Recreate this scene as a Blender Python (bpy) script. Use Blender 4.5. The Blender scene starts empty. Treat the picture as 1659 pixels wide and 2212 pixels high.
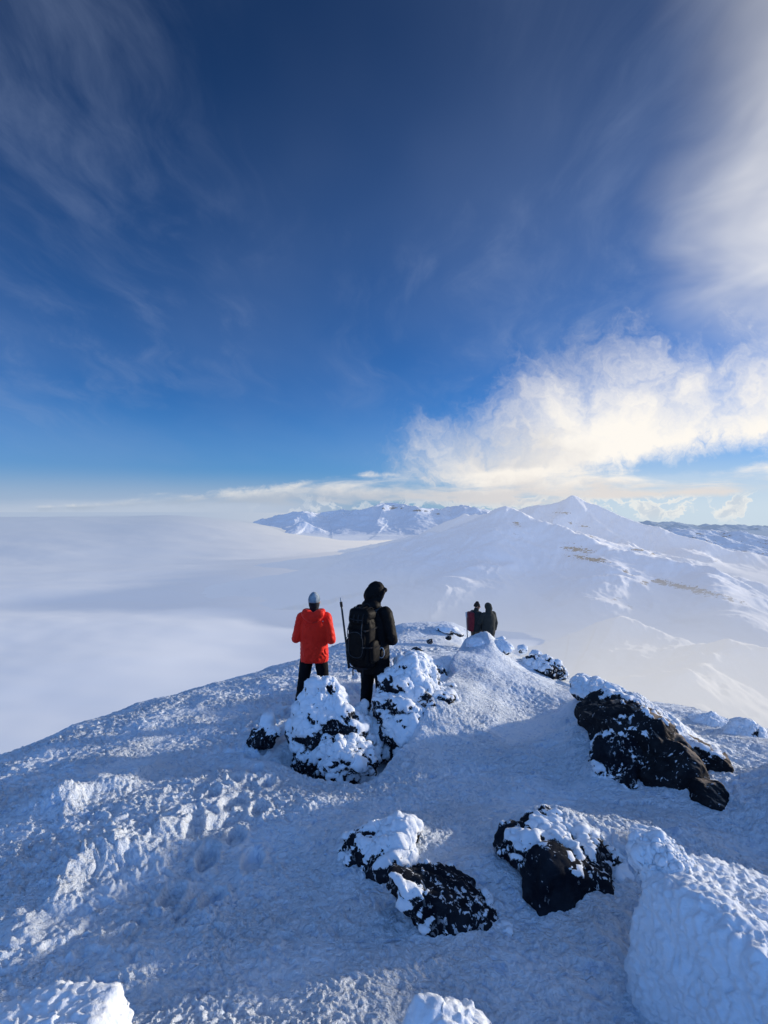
import bpy, bmesh, math, random
import numpy as np
from mathutils import Vector, Matrix, Euler

C = bpy.context.scene.collection
R = math.radians
random.seed(4)
F = 1106.0                     # focal length in the units of the 1659 x 2212 survey of the photo
CAM_Z = 3.1                    # lens height above the feet of the person in red
SUN_AZ, SUN_EL = R(70), R(9.5)  # azimuth clockwise from +Y

def P(px, py, Y):
    """survey point at a depth -> place in the world"""
    return np.array([(px - 829.5) / F * Y, Y, -(py - 1106.0) / F * Y + CAM_Z])

# ------------------------------------------------------------------ noise
def _h(ix, iy, iz, seed):
    h = (ix.astype(np.uint32) * np.uint32(374761393) + iy.astype(np.uint32) * np.uint32(668265263)
         + iz.astype(np.uint32) * np.uint32(2147483647) + np.uint32((seed * 974711 + 12345) & 0xffffffff))
    h = (h ^ (h >> np.uint32(13))) * np.uint32(1274126177)
    h = (h ^ (h >> np.uint32(16))) * np.uint32(2246822519)
    return h ^ (h >> np.uint32(15))

_A = np.linspace(0, 2 * np.pi, 64, endpoint=False)
_G2 = np.stack([np.cos(_A), np.sin(_A)], 1).astype(np.float32)
_rs = np.random.RandomState(7)
_G3 = _rs.normal(size=(256, 3)); _G3 = (_G3 / np.linalg.norm(_G3, axis=1)[:, None]).astype(np.float32)

def noise2(x, y, seed=0):
    x = np.asarray(x, np.float32); y = np.asarray(y, np.float32)
    ix = np.floor(x).astype(np.int64); iy = np.floor(y).astype(np.int64)
    fx = (x - ix).astype(np.float32); fy = (y - iy).astype(np.float32)
    u = fx * fx * fx * (fx * (fx * 6 - 15) + 10); v = fy * fy * fy * (fy * (fy * 6 - 15) + 10)
    z = np.zeros_like(ix)
    def c(a, b):
        g = _G2[_h(ix + a, iy + b, z, seed) & np.uint32(63)]
        return g[..., 0] * (fx - a) + g[..., 1] * (fy - b)
    n0 = c(0, 0) * (1 - u) + c(1, 0) * u
    n1 = c(0, 1) * (1 - u) + c(1, 1) * u
    return (n0 * (1 - v) + n1 * v) * 1.5

def noise3(p, seed=0):
    p = np.asarray(p, np.float32)
    i = np.floor(p).astype(np.int64); f = (p - i).astype(np.float32)
    w = f * f * f * (f * (f * 6 - 15) + 10)
    out = 0
    for a in (0, 1):
        wa = w[:, 0] if a else 1 - w[:, 0]
        for b in (0, 1):
            wb = w[:, 1] if b else 1 - w[:, 1]
            for d in (0, 1):
                wd = w[:, 2] if d else 1 - w[:, 2]
                g = _G3[_h(i[:, 0] + a, i[:, 1] + b, i[:, 2] + d, seed) & np.uint32(255)]
                out = out + wa * wb * wd * (g[:, 0] * (f[:, 0] - a) + g[:, 1] * (f[:, 1] - b) + g[:, 2] * (f[:, 2] - d))
    return out * 1.6

def fbm2(x, y, oct=4, seed=0, lac=2.03, gain=.5):
    s = 0; a = 1
    for k in range(oct):
        s = s + a * noise2(x, y, seed + k); x = x * lac + 3.1; y = y * lac + 1.7; a *= gain
    return s
def ridge2(x, y, oct=3, seed=0, gain=.5):
    s = 0; a = 1
    for k in range(oct):
        s = s + a * (1 - 2 * np.abs(noise2(x, y, seed + k))); x = x * 2.1 + 5.3; y = y * 2.1 + 2.9; a *= gain
    return s
def fbm3(p, oct=4, seed=0, gain=.5):
    s = 0; a = 1
    for k in range(oct):
        s = s + a * noise3(p, seed + k); p = p * 2.05 + 1.37; a *= gain
    return s
def cell3(p, seed=0):
    """distance to the nearest feature point"""
    p = np.asarray(p, np.float32); i = np.floor(p).astype(np.int64); f = p - i
    best = np.full(len(p), 9., np.float32)
    for a in (-1, 0, 1):
        for b in (-1, 0, 1):
            for d in (-1, 0, 1):
                h = _h(i[:, 0] + a, i[:, 1] + b, i[:, 2] + d, seed)
                q = np.stack([(h & np.uint32(1023)) / 1023., ((h >> np.uint32(10)) & np.uint32(1023)) / 1023.,
                              ((h >> np.uint32(20)) & np.uint32(1023)) / 1023.], 1).astype(np.float32)
                q += np.array([a, b, d], np.float32) - f
                best = np.minimum(best, (q * q).sum(1))
    return np.sqrt(best)
def cell2(x, y, seed=0):
    ix = np.floor(x).astype(np.int64); iy = np.floor(y).astype(np.int64)
    fx = x - ix; fy = y - iy; best = np.full(x.shape, 9.); z = np.zeros_like(ix)
    for a in (-1, 0, 1):
        for b in (-1, 0, 1):
            h = _h(ix + a, iy + b, z, seed)
            qx = (h & np.uint32(1023)) / 1023. + a - fx; qy = ((h >> np.uint32(10)) & np.uint32(1023)) / 1023. + b - fy
            best = np.minimum(best, qx * qx + qy * qy)
    return np.sqrt(best)
def sstep(a, b, x):
    t = np.clip((x - a) / (b - a), 0, 1); return t * t * (3 - 2 * t)
def seg_dist(x, y, pts):
    """distance to a polyline and the interpolated third value along it"""
    best = np.full(x.shape, 1e18); val = np.zeros(x.shape); side = np.zeros(x.shape)
    for (x0, y0, v0), (x1, y1, v1) in zip(pts[:-1], pts[1:]):
        dx, dy = x1 - x0, y1 - y0
        t = np.clip(((x - x0) * dx + (y - y0) * dy) / (dx * dx + dy * dy), 0, 1)
        d = np.hypot(x - x0 - t * dx, y - y0 - t * dy)
        m = d < best
        best[m] = d[m]; val[m] = (v0 + t * (v1 - v0))[m]
        side[m] = (dx * (y - y0) - dy * (x - x0))[m]
    return best, val, np.sign(side)

# ------------------------------------------------------------------ mesh helpers
def mesh_from(name, co, faces, mat, parent=None, smooth=True, link=True):
    me = bpy.data.meshes.new(name)
    co = np.asarray(co, np.float32)
    if isinstance(faces, np.ndarray):
        n, k = faces.shape
        me.vertices.add(len(co)); me.vertices.foreach_set('co', co.ravel())
        me.loops.add(n * k); me.loops.foreach_set('vertex_index', faces.ravel().astype(np.int32))
        me.polygons.add(n); me.polygons.foreach_set('loop_start', np.arange(0, n * k, k, dtype=np.int32))
        me.update(calc_edges=True)
    else:
        me.from_pydata([tuple(c) for c in co], [], faces)
        me.update()
    me.validate()
    if smooth: me.polygons.foreach_set('use_smooth', np.ones(len(me.polygons), bool))
    if mat: me.materials.append(mat)
    o = bpy.data.objects.new(name, me)
    if link: C.objects.link(o)
    if parent: o.parent = parent
    return o
def attr(o, name, val):
    a = o.data.attributes.new(name, 'FLOAT', 'POINT'); a.data.foreach_set('value', np.asarray(val, np.float32))
def tag(o, label, cat, group=None):
    o['label'] = label; o['category'] = cat
    if group: o['group'] = group
    return o
def struct(o, label=None):
    o['kind'] = 'structure'
    if label: o['label'] = label
    return o
def empty(name, loc, label, cat, rz=0, group=None):
    o = bpy.data.objects.new(name, None); C.objects.link(o); o.location = loc; o.rotation_euler = (0, 0, rz)
    o.empty_display_size = .1
    return tag(o, label, cat, group)
def grid_faces(nr, nc):
    i = np.arange(nr - 1)[:, None] * nc + np.arange(nc - 1)[None, :]
    return np.stack([i, i + 1, i + nc + 1, i + nc], -1).reshape(-1, 4)
def vnormals(o):
    n = np.empty(len(o.data.vertices) * 3, np.float32); o.data.vertices.foreach_get('normal', n); return n.reshape(-1, 3)
def vco(o):
    n = np.empty(len(o.data.vertices) * 3, np.float32); o.data.vertices.foreach_get('co', n); return n.reshape(-1, 3)
def set_co(o, co):
    o.data.vertices.foreach_set('co', np.asarray(co, np.float32).ravel()); o.data.update()

# ------------------------------------------------------------------ node helpers
class NT:
    def __init__(s, tree):
        s.t = tree; s.n = tree.nodes; s.l = tree.links; s.n.clear()
    def node(s, typ, **kw):
        nd = s.n.new(typ)
        for k, v in kw.items(): setattr(nd, k, v)
        return nd
    def put(s, sock, v):
        if hasattr(v, 'is_output') or isinstance(v, bpy.types.NodeSocket): s.l.new(v, sock)
        elif v is not None: sock.default_value = v
    def math(s, op, a, b=None, c=None, clamp=False):
        nd = s.node('ShaderNodeMath', operation=op, use_clamp=clamp)
        for k, v in enumerate((a, b, c)):
            if v is not None: s.put(nd.inputs[k], v)
        return nd.outputs[0]
    def vmath(s, op, a, b=None, out=0):
        nd = s.node('ShaderNodeVectorMath', operation=op); s.put(nd.inputs[0], a)
        if b is not None: s.put(nd.inputs[1], b)
        return nd.outputs['Value'] if op in ('DOT_PRODUCT', 'LENGTH', 'DISTANCE') else nd.outputs[0]
    def noise(s, vec, scale=1, detail=4, rough=.5, dist=0, dim='3D', w=None, lac=2.0, typ='FBM'):
        nd = s.node('ShaderNodeTexNoise', noise_dimensions=dim); nd.noise_type = typ
        if dim != '1D': s.put(nd.inputs['Vector'], vec)
        s.put(nd.inputs['Scale'], scale); s.put(nd.inputs['Detail'], detail); s.put(nd.inputs['Roughness'], rough)
        s.put(nd.inputs['Distortion'], dist); s.put(nd.inputs['Lacunarity'], lac)
        return nd.outputs['Fac']
    def noisec(s, vec, scale=1, detail=3, rough=.5):
        nd = s.node('ShaderNodeTexNoise'); s.put(nd.inputs['Vector'], vec); s.put(nd.inputs['Scale'], scale)
        s.put(nd.inputs['Detail'], detail); s.put(nd.inputs['Roughness'], rough); return nd.outputs['Color']
    def step(s, x, a, b, t0=0., t1=1.):
        nd = s.node('ShaderNodeMapRange', interpolation_type='SMOOTHSTEP', clamp=True)
        for k, v in enumerate((x, a, b, t0, t1)): s.put(nd.inputs[k], v)
        return nd.outputs[0]
    def lin(s, x, a, b, t0=0., t1=1.):
        nd = s.node('ShaderNodeMapRange', clamp=True)
        for k, v in enumerate((x, a, b, t0, t1)): s.put(nd.inputs[k], v)
        return nd.outputs[0]
    def mix(s, f, a, b, blend='MIX'):
        nd = s.node('ShaderNodeMix', data_type='RGBA', blend_type=blend)
        s.put(nd.inputs[0], f); s.put(nd.inputs[6], a); s.put(nd.inputs[7], b)
        return nd.outputs[2]
    def comb(s, x, y, z):
        nd = s.node('ShaderNodeCombineXYZ')
        for k, v in enumerate((x, y, z)): s.put(nd.inputs[k], v)
        return nd.outputs[0]
    def sep(s, v):
        nd = s.node('ShaderNodeSeparateXYZ'); s.put(nd.inputs[0], v); return nd.outputs
    def mapping(s, v, loc=(0, 0, 0), rot=(0, 0, 0), scale=(1, 1, 1)):
        nd = s.node('ShaderNodeMapping'); s.put(nd.inputs[0], v)
        nd.inputs[1].default_value = loc; nd.inputs[2].default_value = rot; nd.inputs[3].default_value = scale
        return nd.outputs[0]
    def bump(s, h, strength=.5, dist=.02, normal=None):
        nd = s.node('ShaderNodeBump'); s.put(nd.inputs['Height'], h); nd.inputs['Strength'].default_value = strength
        nd.inputs['Distance'].default_value = dist
        if normal is not None: s.put(nd.inputs['Normal'], normal)
        return nd.outputs[0]
    def curve(s, x, pts):
        nd = s.node('ShaderNodeFloatCurve'); c = nd.mapping.curves[0]
        c.points[0].location = pts[0]; c.points[1].location = pts[-1]
        for p in pts[1:-1]: c.points.new(*p)
        for p in c.points: p.handle_type = 'AUTO'
        nd.mapping.update(); s.put(nd.inputs['Value'], x); return nd.outputs[0]
def new_mat(name):
    m = bpy.data.materials.new(name); m.use_nodes = True; return m, NT(m.node_tree)
def princ(t, col, rough=.7, normal=None, spec=.3, **kw):
    b = t.node('ShaderNodeBsdfPrincipled'); t.put(b.inputs['Base Color'], col); t.put(b.inputs['Roughness'], rough)
    b.inputs['Specular IOR Level'].default_value = spec
    if normal is not None: t.put(b.inputs['Normal'], normal)
    for k, v in kw.items(): t.put(b.inputs[k], v)
    return b.outputs[0]
def out(t, sh):
    o = t.node('ShaderNodeOutputMaterial'); t.l.new(sh, o.inputs[0])

# ================================================================== WORLD
SD = np.array([math.sin(SUN_AZ) * math.cos(SUN_EL), math.cos(SUN_AZ) * math.cos(SUN_EL), math.sin(SUN_EL)])
def build_world():
    w = bpy.data.worlds.new('World'); bpy.context.scene.world = w; w.use_nodes = True
    t = NT(w.node_tree)
    sky = t.node('ShaderNodeTexSky', sky_type='NISHITA'); sky.sun_disc = False
    sky.sun_elevation = SUN_EL; sky.sun_rotation = SUN_AZ
    sky.altitude = 1500; sky.air_density = 1.0; sky.dust_density = .1; sky.ozone_density = 3.5
    d = t.node('ShaderNodeTexCoord').outputs['Generated']
    x, y, z = t.sep(d)
    zc = t.math('MAXIMUM', z, 0.0)
    r = t.math('SQRT', t.math('ADD', t.math('MULTIPLY', x, x), t.math('MULTIPLY', y, y)))
    az = t.math('ARCTAN2', x, y)                       # radians to the right of +Y
    el = t.math('ARCTAN2', z, r)
    ysafe = t.math('MAXIMUM', t.math('COSINE', t.math('MINIMUM', t.math('ABSOLUTE', az), 1.25)), .31)
    v = t.math('DIVIDE', t.math('TANGENT', t.math('MINIMUM', el, 1.35)), ysafe)   # height over a plane facing +Y
    u = t.math('TANGENT', t.math('MAXIMUM', t.math('MINIMUM', az, 1.25), -1.25))
    sun = t.vmath('DOT_PRODUCT', d, tuple(SD))
    front = t.math('MULTIPLY', t.step(az, 1.25, .85), t.step(y, .0, .15))
    # ---- clear sky: physical sky, deepened like a polarised wide-angle shot
    base = t.mix(1.0, sky.outputs[0], (.47, .96, 1.52, 1), 'MULTIPLY')
    deep = t.step(v, 0.0, 1.05, 1.0, .50)
    base = t.mix(1.0, base, t.comb(deep, deep, deep), 'MULTIPLY')
    hz = t.step(el, 0.0, .22, 1.0, 0.0)
    base = t.mix(t.math('MULTIPLY', hz, .55), base, (1.5, 3.2, 6.2, 1))
    S = 10.0                                            # colours below are picture values x S; background strength is 1/S
    def col(r_, g_, b_): return (r_ * S, g_ * S, b_ * S, 1)
    # ---- sky dome coordinates for high thin cloud (a flat layer overhead, so it foreshortens)
    zz = t.math('ADD', zc, .18)
    lay = t.comb(t.math('DIVIDE', x, zz), t.math('DIVIDE', y, zz), 0.0)
    wob = t.noisec(t.vmath('SCALE', lay), 1.0)
    lw = t.vmath('ADD', lay, t.vmath('MULTIPLY', t.vmath('SUBTRACT', t.noisec(lay, .9, 3), (.5, .5, .5)), (.9, .9, .9)))
    c1 = t.noise(t.mapping(lw, rot=(0, 0, R(-38)), scale=(3.4, 1.1, 1)), 1.5, 8, .60)
    c2 = t.noise(t.mapping(lay, loc=(3.3, 1.1, 0)), .85, 3, .5)
    ci = t.math('MULTIPLY', t.step(c1, .44, .72), t.step(c2, .40, .60))
    ci = t.math('MULTIPLY', ci, t.step(v, .06, .3))
    c3 = t.noise(t.mapping(lay, loc=(7.7, 4.2, 0), scale=(.8, .5, 1)), .9, 4, .5)
    veil = t.math('MULTIPLY', t.step(c3, .36, .72), .13)
    ci = t.math('ADD', t.math('MULTIPLY', ci, .19), veil, clamp=True)
    c5 = t.noise(t.mapping(lw, loc=(11.3, 5.2, 0), rot=(0, 0, R(-30)), scale=(2.6, 1.0, 1)), 1.7, 8, .62)
    c6 = t.noise(t.mapping(lay, loc=(2.1, 8.4, 0)), .8, 3, .5)
    ci = t.math('ADD', ci, t.math('MULTIPLY', t.math('MULTIPLY', t.math('MULTIPLY', t.step(c5, .44, .74), t.step(c6, .36, .60)), t.step(v, .12, .4)), .26), clamp=True)
    base = t.mix(ci, base, col(.30, .39, .60))
    # ---- glow of the sun through high haze, right of the view
    sp = t.math('MAXIMUM', sun, 0.0)
    g1 = t.math('POWER', sp, 5.0); g2 = t.math('POWER', sp, 30.0)
    hn = t.noise(t.mapping(lw, loc=(1.3, .2, 0), rot=(0, 0, R(-20)), scale=(.9, .6, 1)), 1.2, 5, .55)
    streak = t.step(hn, .28, .72, .35, 1.25)
    base = t.mix(t.math('MULTIPLY', t.math('MULTIPLY', g1, streak), .42, clamp=True), base, col(.52, .62, .84))
    hi = t.math('MULTIPLY', t.math('MULTIPLY', t.step(t.math('ADD', u, t.math('MULTIPLY', t.math('SUBTRACT', hn, .5), .5)), .45, .80), t.step(v, .22, .52)), front)
    hi = t.math('MULTIPLY', hi, t.step(hn, .30, .66, .35, 1.0))
    base = t.mix(t.math('MULTIPLY', hi, .95, clamp=True), base, col(.86, .86, .88))
    base = t.mix(t.math('MULTIPLY', g2, .9, clamp=True), base, col(1.5, 1.38, 1.2))
    # ---- cloud bank on the right, ragged upper edge
    pv = t.comb(u, v, 0.0)
    warp = t.vmath('MULTIPLY', t.vmath('SUBTRACT', t.noisec(pv, 5.0, 5, .62), (.5, .5, .5)), (.24, .24, 0))
    pw = t.vmath('ADD', pv, warp)
    e1 = t.noise(pw, 7.0, 9, .62); e2 = t.noise(t.vmath('ADD', pw, warp), 19.0, 6, .6)
    uu = t.lin(u, -.2, 1.4)
    def U(px): return ((px - 829.5) / F + .2) / 1.6
    def V(py): return (1106 - py) / F
    top = t.curve(uu, [(0, 0), (U(800), V(1000)), (U(900), V(925)), (U(1000), V(880)), (U(1120), V(810)), (U(1240), V(752)),
                       (U(1400), V(735)), (U(1560), V(742)), (U(1720), V(735)), (1, .30)])
    bot = t.curve(uu, [(0, .05), (U(820), V(1052)), (U(1000), V(1062)), (U(1200), V(1052)), (U(1330), V(1015)), (U(1480), V(985)), (U(1659), V(962)), (1, .13)])
    edge = t.math('ADD', t.math('MULTIPLY', t.math('SUBTRACT', e1, .5), .34), t.math('MULTIPLY', t.math('SUBTRACT', e2, .5), .11))
    a_top = t.math('ADD', t.math('SUBTRACT', top, v), edge)
    a_top = t.step(a_top, -.06, .20)
    a_bot = t.step(t.math('ADD', t.math('SUBTRACT', v, bot), t.math('MULTIPLY', edge, .4)), -.012, .035)
    gate = t.step(t.math('ADD', u, t.math('MULTIPLY', edge, 1.2)), -.07, .13)
    bank = t.math('MULTIPLY', t.math('MULTIPLY', t.math('MULTIPLY', a_top, a_bot), gate), front)
    shade = t.noise(t.mapping(pw, loc=(.3, .7, 0), scale=(1, 1.5, 1)), 4.5, 5, .55)
    warm = t.step(t.math('ADD', t.math('MULTIPLY', u, .9), t.math('MULTIPLY', t.math('SUBTRACT', shade, .5), 1.3)), -.12, .55)
    bcol = t.mix(warm, col(.70, .69, .70), col(1.0, .955, .89))
    # ---- low stratus strips and small cumulus along the horizon
    s1 = t.noise(t.mapping(pv, loc=(2.2, 0, 0), scale=(2.2, 11, 1)), 2.0, 6, .55, .4)
    s2 = t.noise(t.mapping(pw, loc=(5.1, 2, 0), scale=(1.0, 2.0, 1)), 12.0, 7, .6)
    lowtop = t.curve(uu_l := t.lin(u, -.8, .9), [(0, V(1094)), (.12, V(1088)), (.20, V(1066)), (.32, V(1052)), (.40, V(1030)), (.475, V(1022)), (.54, V(1016)), (.66, V(1004)), (.80, V(1016)), (.90, V(1000)), (1, V(985))])
    lowbot = t.curve(uu_l, [(0, V(1100)), (.12, V(1098)), (.25, V(1092)), (.40, V(1090)), (.48, V(1084)), (.6, V(1090)), (.75, V(1076)), (.86, V(1068)), (1, V(1062))])
    jit = t.math('ADD', t.math('MULTIPLY', t.math('SUBTRACT', s2, .5), .035), t.math('MULTIPLY', t.math('SUBTRACT', s1, .5), .03))
    low = t.math('MULTIPLY', t.step(t.math('ADD', t.math('SUBTRACT', lowtop, v), jit), -.002, .014),
                 t.step(t.math('ADD', t.math('SUBTRACT', v, lowbot), t.math('MULTIPLY', jit, .6)), -.006, .008))
    low = t.math('MULTIPLY', t.math('MULTIPLY', low, front), t.step(s1, .38, .58, .12, 1.0))
    lh = t.math('DIVIDE', t.math('SUBTRACT', v, lowbot), t.math('MAXIMUM', t.math('SUBTRACT', lowtop, lowbot), .004), clamp=True)
    lh = t.math('ADD', lh, t.math('MULTIPLY', t.math('SUBTRACT', s2, .5), .9), clamp=True)
    lit = t.mix(t.step(u, -.4, .3), col(.66, .69, .73), col(.97, .92, .85))
    drk = t.mix(t.step(u, -.4, .45), col(.40, .48, .60), col(.76, .72, .70))
    lcol = t.mix(t.step(lh, .2, .85), drk, lit)
    cu = t.noise(t.mapping(pw, loc=(9.2, 3, 0), scale=(1.0, 2.1, 1)), 13.0, 7, .58)
    cband = t.math('MULTIPLY', t.step(v, -.03, .0), t.step(v, .022, .05, 1., 0.))
    cum = t.math('MULTIPLY', t.step(cu, .47, .55), cband)
    cum = t.math('MULTIPLY', t.math('MULTIPLY', cum, front), t.step(u, -.3, -.1, .0, .6))
    ccol = t.mix(t.step(cu, .50, .66), t.mix(t.step(u, 0., .4), col(.80, .82, .84), col(1.05, .98, .86)), t.mix(t.step(u, 0., .4), col(.62, .68, .76), col(.60, .64, .70)))
    hzr = t.math('MULTIPLY', t.math('MULTIPLY', t.step(v, .0, .16, 1., 0.), t.step(u, -.1, .55)), front)
    base = t.mix(t.math('MULTIPLY', hzr, .75), base, col(.70, .79, .86))
    hl = t.math('MULTIPLY', t.step(el, .005, .085, 1., 0.), t.step(u, .15, -.3))
    base = t.mix(t.math('MULTIPLY', hl, .9), base, col(.38, .48, .64))
    mn = t.noise(t.mapping(pv, loc=(3.1, .4, 0), scale=(1.0, 7.0, 1)), 3.2, 5, .55)
    mh = t.math('SUBTRACT', t.math('ADD', .002, t.math('MULTIPLY', mn, .030)), v)
    mist = t.math('MULTIPLY', t.step(mh, -.012, .012), t.step(u, .02, -.25))
    base = t.mix(t.math('MULTIPLY', mist, .92), base, col(.47, .55, .68))
    colr = t.mix(cum, base, ccol)
    colr = t.mix(bank, colr, bcol)
    colr = t.mix(t.math('MULTIPLY', low, .95), colr, lcol)
    # ---- unseen bright blue sky behind the camera, added to fill the shaded snow
    bk = t.step(y, .05, -.5)
    bn = t.noise(t.mapping(d, loc=(4, 2, 1)), 2.2, 5, .55)
    colr = t.mix(t.math('MULTIPLY', bk, t.step(bn, .3, .6, .35, .9)), colr, col(.23, .51, 1.14))
    bg = t.node('ShaderNodeBackground'); t.put(bg.inputs[0], colr); bg.inputs[1].default_value = 1.0 / S
    o = t.node('ShaderNodeOutputWorld'); t.l.new(bg.outputs[0], o.inputs[0])
    w.cycles.sampling_method = 'MANUAL'; w.cycles.sample_map_resolution = 512
build_world()

sl = bpy.data.lights.new('sun', 'SUN'); sl.energy = 4.2; sl.angle = R(2.2); sl.color = (1.0, .89, .74)
so = bpy.data.objects.new('sun', sl); C.objects.link(so)
so.rotation_euler = Vector(tuple(SD)).to_track_quat('Z', 'Y').to_euler()

# ================================================================== MATERIALS
def snow_color(t, pos=None):
    return (.86, .885, .92, 1)
def mat_ground():
    m, t = new_mat('wind_packed_snow')
    pos = t.node('ShaderNodeNewGeometry').outputs['Position']
    n1 = t.noise(pos, 22, 6, .62, .8); n2 = t.noise(pos, 85, 5, .65, .4)
    cav = t.node('ShaderNodeAttribute', attribute_name='cavity').outputs['Fac']
    w1 = t.math('ABSOLUTE', t.math('SUBTRACT', t.noise(pos, 9.5, 3, .5, 1.2), .5)); w2 = t.math('ABSOLUTE', t.math('SUBTRACT', t.noise(pos, 24, 3, .55, 1.0), .5))
    worm = t.math('SUBTRACT', 1., t.math('ADD', t.math('MULTIPLY', w1, 3.2), t.math('MULTIPLY', w2, 1.8)))
    n1 = t.math('ADD', t.math('MULTIPLY', n1, .55), t.math('MULTIPLY', worm, .45))
    c = t.mix(t.step(n1, .58, .30), (.81, .875, .95, 1), (.52, .65, .83, 1))  # painted shade: hollows of the crust pattern get a darker blue
    c = t.mix(t.math('MULTIPLY', cav, .55), c, (.46, .58, .76, 1))  # painted shade: mesh hollows darkened in the snow colour
    n4 = t.noise(pos, 1.3, 3, .5); nb = t.bump(t.math('MULTIPLY', n1, t.step(n4, .35, .62, .45, 1.15)), 1.0, .04); nb = t.bump(n2, .8, .010, nb)
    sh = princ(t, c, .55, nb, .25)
    out(t, sh); return m
def mat_rock(name, rock=(.007, .009, .014), rock2=(.019, .023, .031), tan=0.0, fl_lo=.56):
    m, t = new_mat(name)
    pos = t.node('ShaderNodeNewGeometry').outputs['Position']
    s = t.node('ShaderNodeAttribute', attribute_name='snow').outputs['Fac']
    n1 = t.noise(pos, 7, 6, .62, .3); n2 = t.noise(pos, 55, 5, .65); n3 = t.noise(t.mapping(pos, rot=(.4, .7, .2), scale=(1, 1, 4)), 9, 5, .6, .4)
    rc = t.mix(t.step(n1, .35, .7), rock + (1,), rock2 + (1,))
    rc = t.mix(t.math('MULTIPLY', t.step(n3, .55, .72), .5), rc, (.030, .033, .040, 1))
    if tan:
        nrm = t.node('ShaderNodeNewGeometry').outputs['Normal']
        rim = t.step(t.vmath('DOT_PRODUCT', nrm, (.55, .1, .8)), .55, .95)  # painted sunlight: faces turned up and sunward get a tan tint
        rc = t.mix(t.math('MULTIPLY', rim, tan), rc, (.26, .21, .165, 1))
    nf = t.noise(t.mapping(pos, scale=(1, 1, .62)), 34, 3, .6, .6); nr = t.noise(pos, 5.5, 2, .5)
    fl = t.math('MULTIPLY', t.step(nf, fl_lo, fl_lo + .06), t.step(nr, .38, .60))
    f0 = t.step(t.math('ADD', s, t.math('MULTIPLY', t.math('SUBTRACT', n2, .5), 1.25)), .40, .58)
    f = t.math('MAXIMUM', f0, t.math('MULTIPLY', fl, .85))
    c = t.mix(f, rc, (.82, .87, .93, 1))
    hb = t.mix(f, t.comb(n3, n3, n3), t.comb(n2, n2, n2))
    nb = t.bump(n2, .5, .012); nb = t.bump(n3, .4, .02, nb)
    sh = princ(t, c, t.lin(f, 0, 1, .85, .6), nb, .05)
    out(t, sh); return m
def cloth(name, col, rough=.8, col2=None, scale=60, sheen=.2, bump=.25):
    m, t = new_mat(name)
    pos = t.node('ShaderNodeTexCoord').outputs['Object']
    n = t.noise(pos, scale, 4, .6); n2 = t.noise(pos, 7, 3, .55)
    c2 = col2 or tuple(v * .72 for v in col)
    c = t.mix(t.step(n2, .3, .7), col + (1,), c2 + (1,))
    wv = t.noise(pos, 420, 2, .5)
    nb = t.bump(n, bump, .006); nb = t.bump(wv, .15, .001, nb)
    out(t, princ(t, c, rough, nb, .10, **{'Sheen Weight': sheen, 'Sheen Roughness': .5})); return m
def metal(name, col, rough=.4, met=1.0):
    m, t = new_mat(name); pos = t.node('ShaderNodeTexCoord').outputs['Object']
    n = t.noise(pos, 40, 4, .6)
    out(t, princ(t, t.mix(n, col + (1,), tuple(v * .6 for v in col) + (1,)), t.lin(n, .3, .7, rough * .8, rough * 1.3), None, .5, Metallic=met)); return m
M = {}
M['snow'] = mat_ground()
M['rock'] = mat_rock('frosted_dark_rock')
M['tanrock'] = mat_rock('frosted_dark_rock_sunlit_edge', (.010, .011, .014), (.024, .026, .030), .85, .62)
M['smoothrock'] = mat_rock('smooth_black_rock', fl_lo=.63)
M['brownrock'] = mat_rock('brown_rock', (.05, .035, .028), (.09, .06, .045))

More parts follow.
